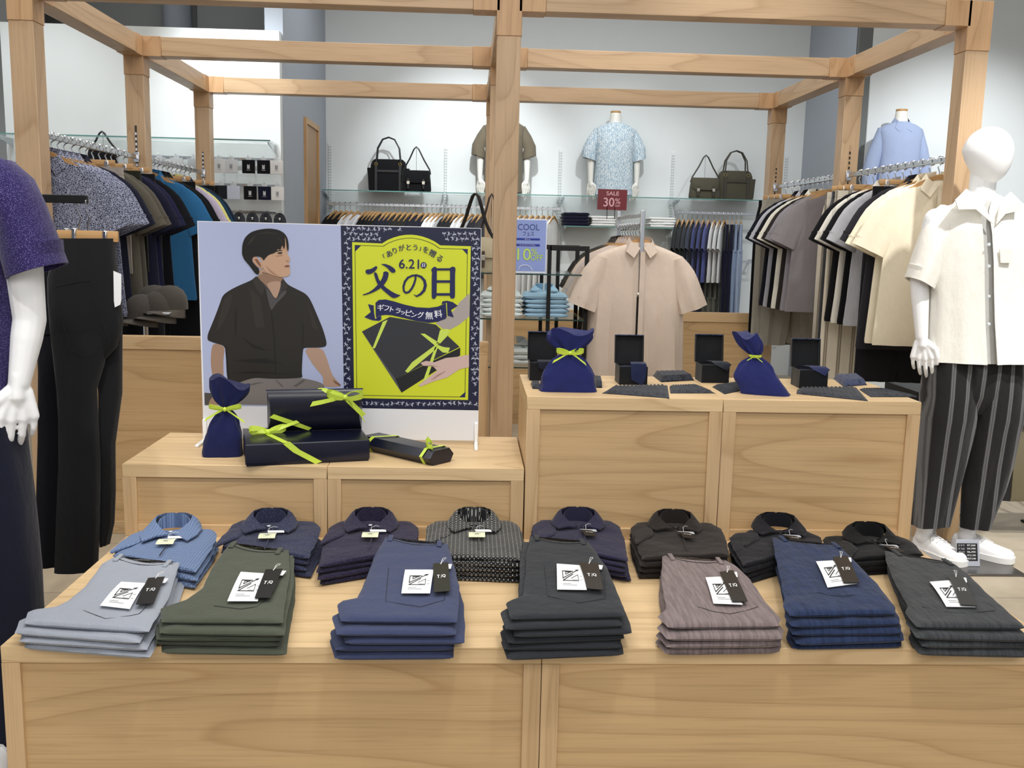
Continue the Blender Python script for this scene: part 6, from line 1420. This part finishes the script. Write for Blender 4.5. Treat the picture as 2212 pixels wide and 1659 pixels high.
lm = MB(); T(lm, '10', 1118, 1147, 562, 537, .0007, .0022); T(lm, '%', 1148, 1161, 549, 537, .0004, .0022); T(lm, 'OFF', 1147, 1173, 562, 550, .0004, .0022); lm.build('number_lettering', plain('pale_lime_ink', '#c6e27a', .5, 0, .3, 0), cs, smooth=False)
MB().tube([(sx(x), -.0022, sz(y)) for x, y in ((1122, 583), (1123, 577), (1130, 573), (1140, 573), (1147, 577), (1151, 584))], .0016, 6).build('arc_line', INKW, cs)
def clothpile(label, px, z, n, hx, w, t, Y, tab='#5a6a70'):
    x = aY(px, 640, Y).x; rn = random.Random(px)
    for k in range(n):
        top = k == n-1
        r = thing('folded_polo_shirt', f"{label}, {'topmost' if top else ['bottom', 'second from bottom', 'third from bottom', 'fourth from bottom', 'fifth from bottom'][k]}", 'shirt', (x+rn.uniform(-.005, .005), Y, z+t*k+.0004), rn.uniform(-.05, .05), label)
        mb = MB(); slab(mb, [(-w/2, -.16), (-w/2, .14)], [(w/2, -.16), (w/2, .14)], .0002, t*(1 if not top else 1.25)-.0006, k+px % 13, 18, 16, .003); mb.build('body', FAB(hx), r)
        if top:
            cm = MB(); collar(cm, lambda p: Vector((p.x*1.05, p.y*1.05+.085, p.z*1.3+t*1.2)), .074, .08); cm.build('collar', FAB(hx), r)
            MB().bbox(.03, .055, -.10, -.06, t*1.2, t*1.2+.006, .001, 1).build('size_tab', plain('slate_tab', tab, .5), r)
clothpile('folded light blue polo shirt on the black shelf unit', 1177, zs2, 5, '#9fc3dc', .26, .026, UY0+.19)
clothpile('folded white polo shirt on the black shelf unit', 1082, zs2, 5, '#e2ecec', .235, .026, UY0+.19)
clothpile('folded pale grey shirt on the lowest shelf of the black unit', 1118, zs3, 3, '#c5c9c8', .20, .028, UY0+.19)
satchel('small beige buckled bag with a long black strap beside the poster', aY(1052, 560, UY0+.08).x+.02, .17, .19, FAB('#b5aa90'), plain('brown_leather', '#3a2a24', .4), .25, UY0+.08, zs1+.0005, .8)

# ------------------------------------------------------------------ left wall: shelf, hooks, small goods
LWY = 7.70; zl = aY(500, 300, LWY-.3).z
for i, (a_, b_) in enumerate(((-3.55, -2.55), (-2.53, -1.51))): glass_shelf(['glass wall shelf behind the front left post', 'glass wall shelf above the small hanging packs'][i], a_, b_, LWY-.3, LWY-.004, zl)
def hookbar(z, label):
    t = thing('wall_bar', label, 'rail', (-2.1, LWY-.05, z)); MB().bbox(-.56, .58, -.006, .006, -.012, .012, .002, 1).build('bar', CHROME, t)
    for s in (-.5, .5): MB().bbox(s-.006, s+.006, 0, .048, -.01, .01, .002, 1).build('bracket', CHROME, t)
rowsP = [(348, [(345, '#c9ccd0', 'grey'), (382, '#d5d8dc', 'grey'), (420, '#b9bdc2', 'grey'), (474, '#e6e8ec', 'white'), (500, '#dfe2e8', 'white'), (537.5, '#15161b', 'black'), (570, '#15161c', 'black'), (598, '#f0f0f2', 'white')]),
         (404, [(478, '#23262e', 'dark'), (505, '#cfd8ea', 'pale'), (541, '#131418', 'black'), (572, '#171a30', 'navy'), (600, '#f1f1f3', 'white')])]
for ri, (py, items) in enumerate(rowsP):
    z = aY(560, py-3, LWY-.05).z; hookbar(z, ['upper chrome hook bar on the left wall', 'middle chrome hook bar on the left wall'][ri])
    for i, (px, hx, cn) in enumerate(items):
        x = aY(px, py, LWY-.14).x; r = thing('towel_pack', f"{cn} folded pack, {ordn(i)} from left on the {['upper', 'middle'][ri]} hook bar", 'hanging pack', (x, LWY-.05, z), 0, 'small packs on the left wall hooks')
        MB().tube([(0, 0, .012), (0, -.05, .014), (0, -.10, .010), (0, -.125, .020)], .0022, 6).build('hook', CHROME, r)
        MB().bbox(-.022, .022, -.102, -.094, -.014, .012, .003, 1).build('header_clip', glossy('clear_clip', '#d4d9dc', .15), r)
        mb = MB(); mb.bbox(-.049, .049, -.108, -.092, -.112, -.010, .006, 2); 
        p = mb.build('folded_pack', FAB(hx), r)
        if cn in ('black', 'navy', 'white'): 
            mk = MB().mat(0); dk = cn == 'white'
            mk.bbox(-.010, .010, -.1105, -.108, -.078, -.052, .0008, 1).bbox(-.010, -.003, -.1105, -.108, -.054, -.045, .0008, 1).bbox(.003, .010, -.1105, -.108, -.054, -.045, .0008, 1).box(-.014, .014, -.1100, -.108, -.088, -.085)
            mk.build('printed_mark', INKG if dk else plain('pale_print', '#c8cbd0', .5), p)
z = aY(560, 459, LWY-.05).z; hookbar(z, 'lower chrome hook bar on the left wall')
for i, px in enumerate((517, 546, 575, 605)):
    x = aY(px, 460, LWY-.14).x; r = thing('slipper_pack', f"black rounded sock pack, {ordn(i)} from the left in the lowest row of hooks", 'hanging pack', (x, LWY-.05, z), 0, 'black packs on the lowest hooks')
    MB().tube([(0, 0, .012), (0, -.05, .014), (0, -.10, .010), (0, -.125, .020)], .0022, 6).build('hook', CHROME, r)
    mb = MB(); mb.prism([(.048*math.cos(a)*(1 if math.sin(a) < 0 else 1), -.07+.07*math.sin(a)) for a in [math.pi*k/10 for k in range(11)]] + [(-.05, -.16), (.05, -.16)], (0, -.100, 0), (1, 0, 0), (0, 0, 1), .010); mb.build('pack_body', FAB('#17181c', 'jacquard', '#2e3036'), r)
    MB().box(-.014, .014, -.1115, -.110, -.07, -.010).build('header_card', plain('dark_card', '#0e0f12', .4), r); MB().box(-.006, .008, -.1125, -.1113, -.045, -.040).box(-.004, .006, -.1125, -.1113, -.055, -.051).build('printed_mark', INKW, r, smooth=False)
satchel('dark bag standing on the rail shelf behind the floral shirts', aY(222, 330, 7.5).x, .22, .16, NYB, LEB, .14, 7.5, aY(222, 372, 7.5).z)
glass_shelf('small glass shelf under the dark bag on the left wall', aY(222, 330, 7.5).x-.3, aY(222, 330, 7.5).x+.3, 7.4, 7.69, aY(222, 372, 7.5).z-.001)

# caps on a stand behind the partition
CAPM = FAB('#4c4843')
for i, (px, py) in enumerate(((287, 690), (322, 683), (338, 672), (300, 672))):
    p = aY(px, py, 4.75); r = thing('cap', f"grey-brown cap with a curved peak, {ordn(i)} from the left below the hanging shorts", 'cap', (p.x, 4.75+.03*i, p.z), -.3, 'caps below the left rack')
    mb = MB(); mb.loft([[(.085*q*math.cos(a), .08+.095*q*math.sin(a), z) for a in [2*math.pi*k/24 for k in range(24)]] for q, z in ((1, 0), (1.0, .03), (.93, .065), (.75, .095), (.42, .115), (.05, .12))]); mb.build('crown', CAPM, r)
    mb = MB(); top = []; 
    for j in range(9):
        rr = .0+.012*j; row = []
        for k in range(17):
            a = math.pi*(1+k/16); row.append((.088*math.cos(a)*(1-.00*j), .08+(.095+rr*abs(math.sin(a))**.8)*math.sin(a), .002-.035*math.cos(a)**2*(j/8)-.006*(j/8)))
        top.append(row)
    mb.loft([row+[(x, y, z-.004) for x, y, z in reversed(row)] for row in top]); mb.build('peak', FAB('#5a554f'), r)
cst = thing('cap_stand', 'chrome stand carrying the caps behind the oak partition', 'stand', (aY(310, 700, 4.85).x, 4.88, 0)); MB().tube([(0, 0, 0), (0, 0, .99)], .012, 10).build('pole', CHROME, cst); MB().bbox(-.2, .2, -.1, .1, 0, .012, .003, 1).build('foot', CHROME, cst); MB().bbox(-.16, .16, -.13, .12, .985, .995, .002, 1).build('tray', CHROME, cst)

# right side: wooden pedestal, black fixture and tote bag behind the mannequin
pd = aZ(2036, 1165, 0); pe = aZ(2083, 1165, 0); zt_ = aY(2060, 962, pd.y).z
pdx = thing('pedestal_box', 'oak pedestal box behind the legs of the right mannequin', 'pedestal', (pd.x+.12, pd.y, 0)); MB().bbox(-.14, .012+(pe.x-pd.x)-.12, 0, .35, 0, zt_-.03, .002, 1).build('box_body', WZ, pdx); MB().bbox(-.14, .012+(pe.x-pd.x)-.12, 0, .35, zt_-.03, zt_, .002, 1).build('top_board', wood('x', '#dabd92', 'top_oak'), pdx)
fx = aY(2140, 900, 6.0); bf = thing('low_black_table', 'low black display table far behind the right mannequin', 'table', (fx.x+.25, 6.0, 0)); zf = aY(2140, 850, 6.0).z
MB().bbox(-.75, .75, 0, .5, zf-.12, zf, .004, 1).build('table_top', BLACKM, bf)
for a_ in (-.7, .7):
    for b_ in (.04, .46): MB().bbox(a_-.02, a_+.02, b_-.02, b_+.02, 0, zf-.12, .002, 1).build('leg', BLACKM, bf)
BGY = 4.45; bg0 = aY(2190, 1075, BGY)
ba = thing('tote_bag', 'large olive tote bag with black edge at the right border, behind the mannequin', 'bag', (bg0.x+.04, BGY, bg0.z)); o_ = Vector(ba.location); mb = MB()
w0 = (aY(2212, 1070, BGY)-aY(2158, 1070, BGY)).length
mb.loft([[(x*(1.0 if z < .3 else .93), y*d_, z) for x, y in ((-.10, -.07), (.30, -.07), (.30, .07), (-.10, .07))] for z, d_ in ((0, 1), (.02, 1.1), (.2, 1.0), (.32, .75), (.41, .4))]); mb.build('bag_body', plain('olive_pu', '#6f6751', .35), ba)
mb = MB(); mb.loft([[(-.128, -.06, .0), (-.100, -.072, .0), (-.100, .07, 0), (-.128, .06, 0)], [(-.118, -.05, .30), (-.090, -.06, .30), (-.090, .055, .3), (-.118, .05, .30)], [(-.10, -.025, .42), (-.08, -.03, .42), (-.08, .03, .42), (-.10, .025, .42)]]); mb.build('side_gusset', LEB, ba)
MB().tube([(-.06, -.05, .36), (-.055, -.03, .48), (-.03, 0, .60), (.04, 0, .66), (.1, 0, .6), (.13, -.03, .48), (.14, -.05, .36)], .012, 8).build('handle', LEB, ba)
hkz = bg0.z+.66; MB_ = thing('bag_stand', 'black hook stand from which the olive tote bag hangs', 'stand', (bg0.x+.30, BGY+.12, 0)); MB().tube([(0, 0, .0), (0, 0, hkz+.04), (-.22, -.12, hkz+.04), (-.22, -.125, hkz-.0)], .010, 8).build('pole', BLACKM, MB_); MB().bbox(-.12, .12, -.1, .1, 0, .012, .003, 1).build('foot', BLACKM, MB_)

sb = [o for o in bpy.data.objects if o.name.startswith('shoulder_bag') and o.get('label', '').startswith('small beige')][0]; o_ = Vector(sb.location)
MB().ribbon([aY(x, y, UY0+.06)-o_ for x, y in ((992, 505), (1000, 488), (1008, 468), (1015, 444), (1022, 424), (1027, 419), (1033, 425), (1040, 450), (1048, 480), (1058, 503), (1068, 518))], Vector((.5, .8, 0)), .030, .006).build('long_strap', LEB, sb)
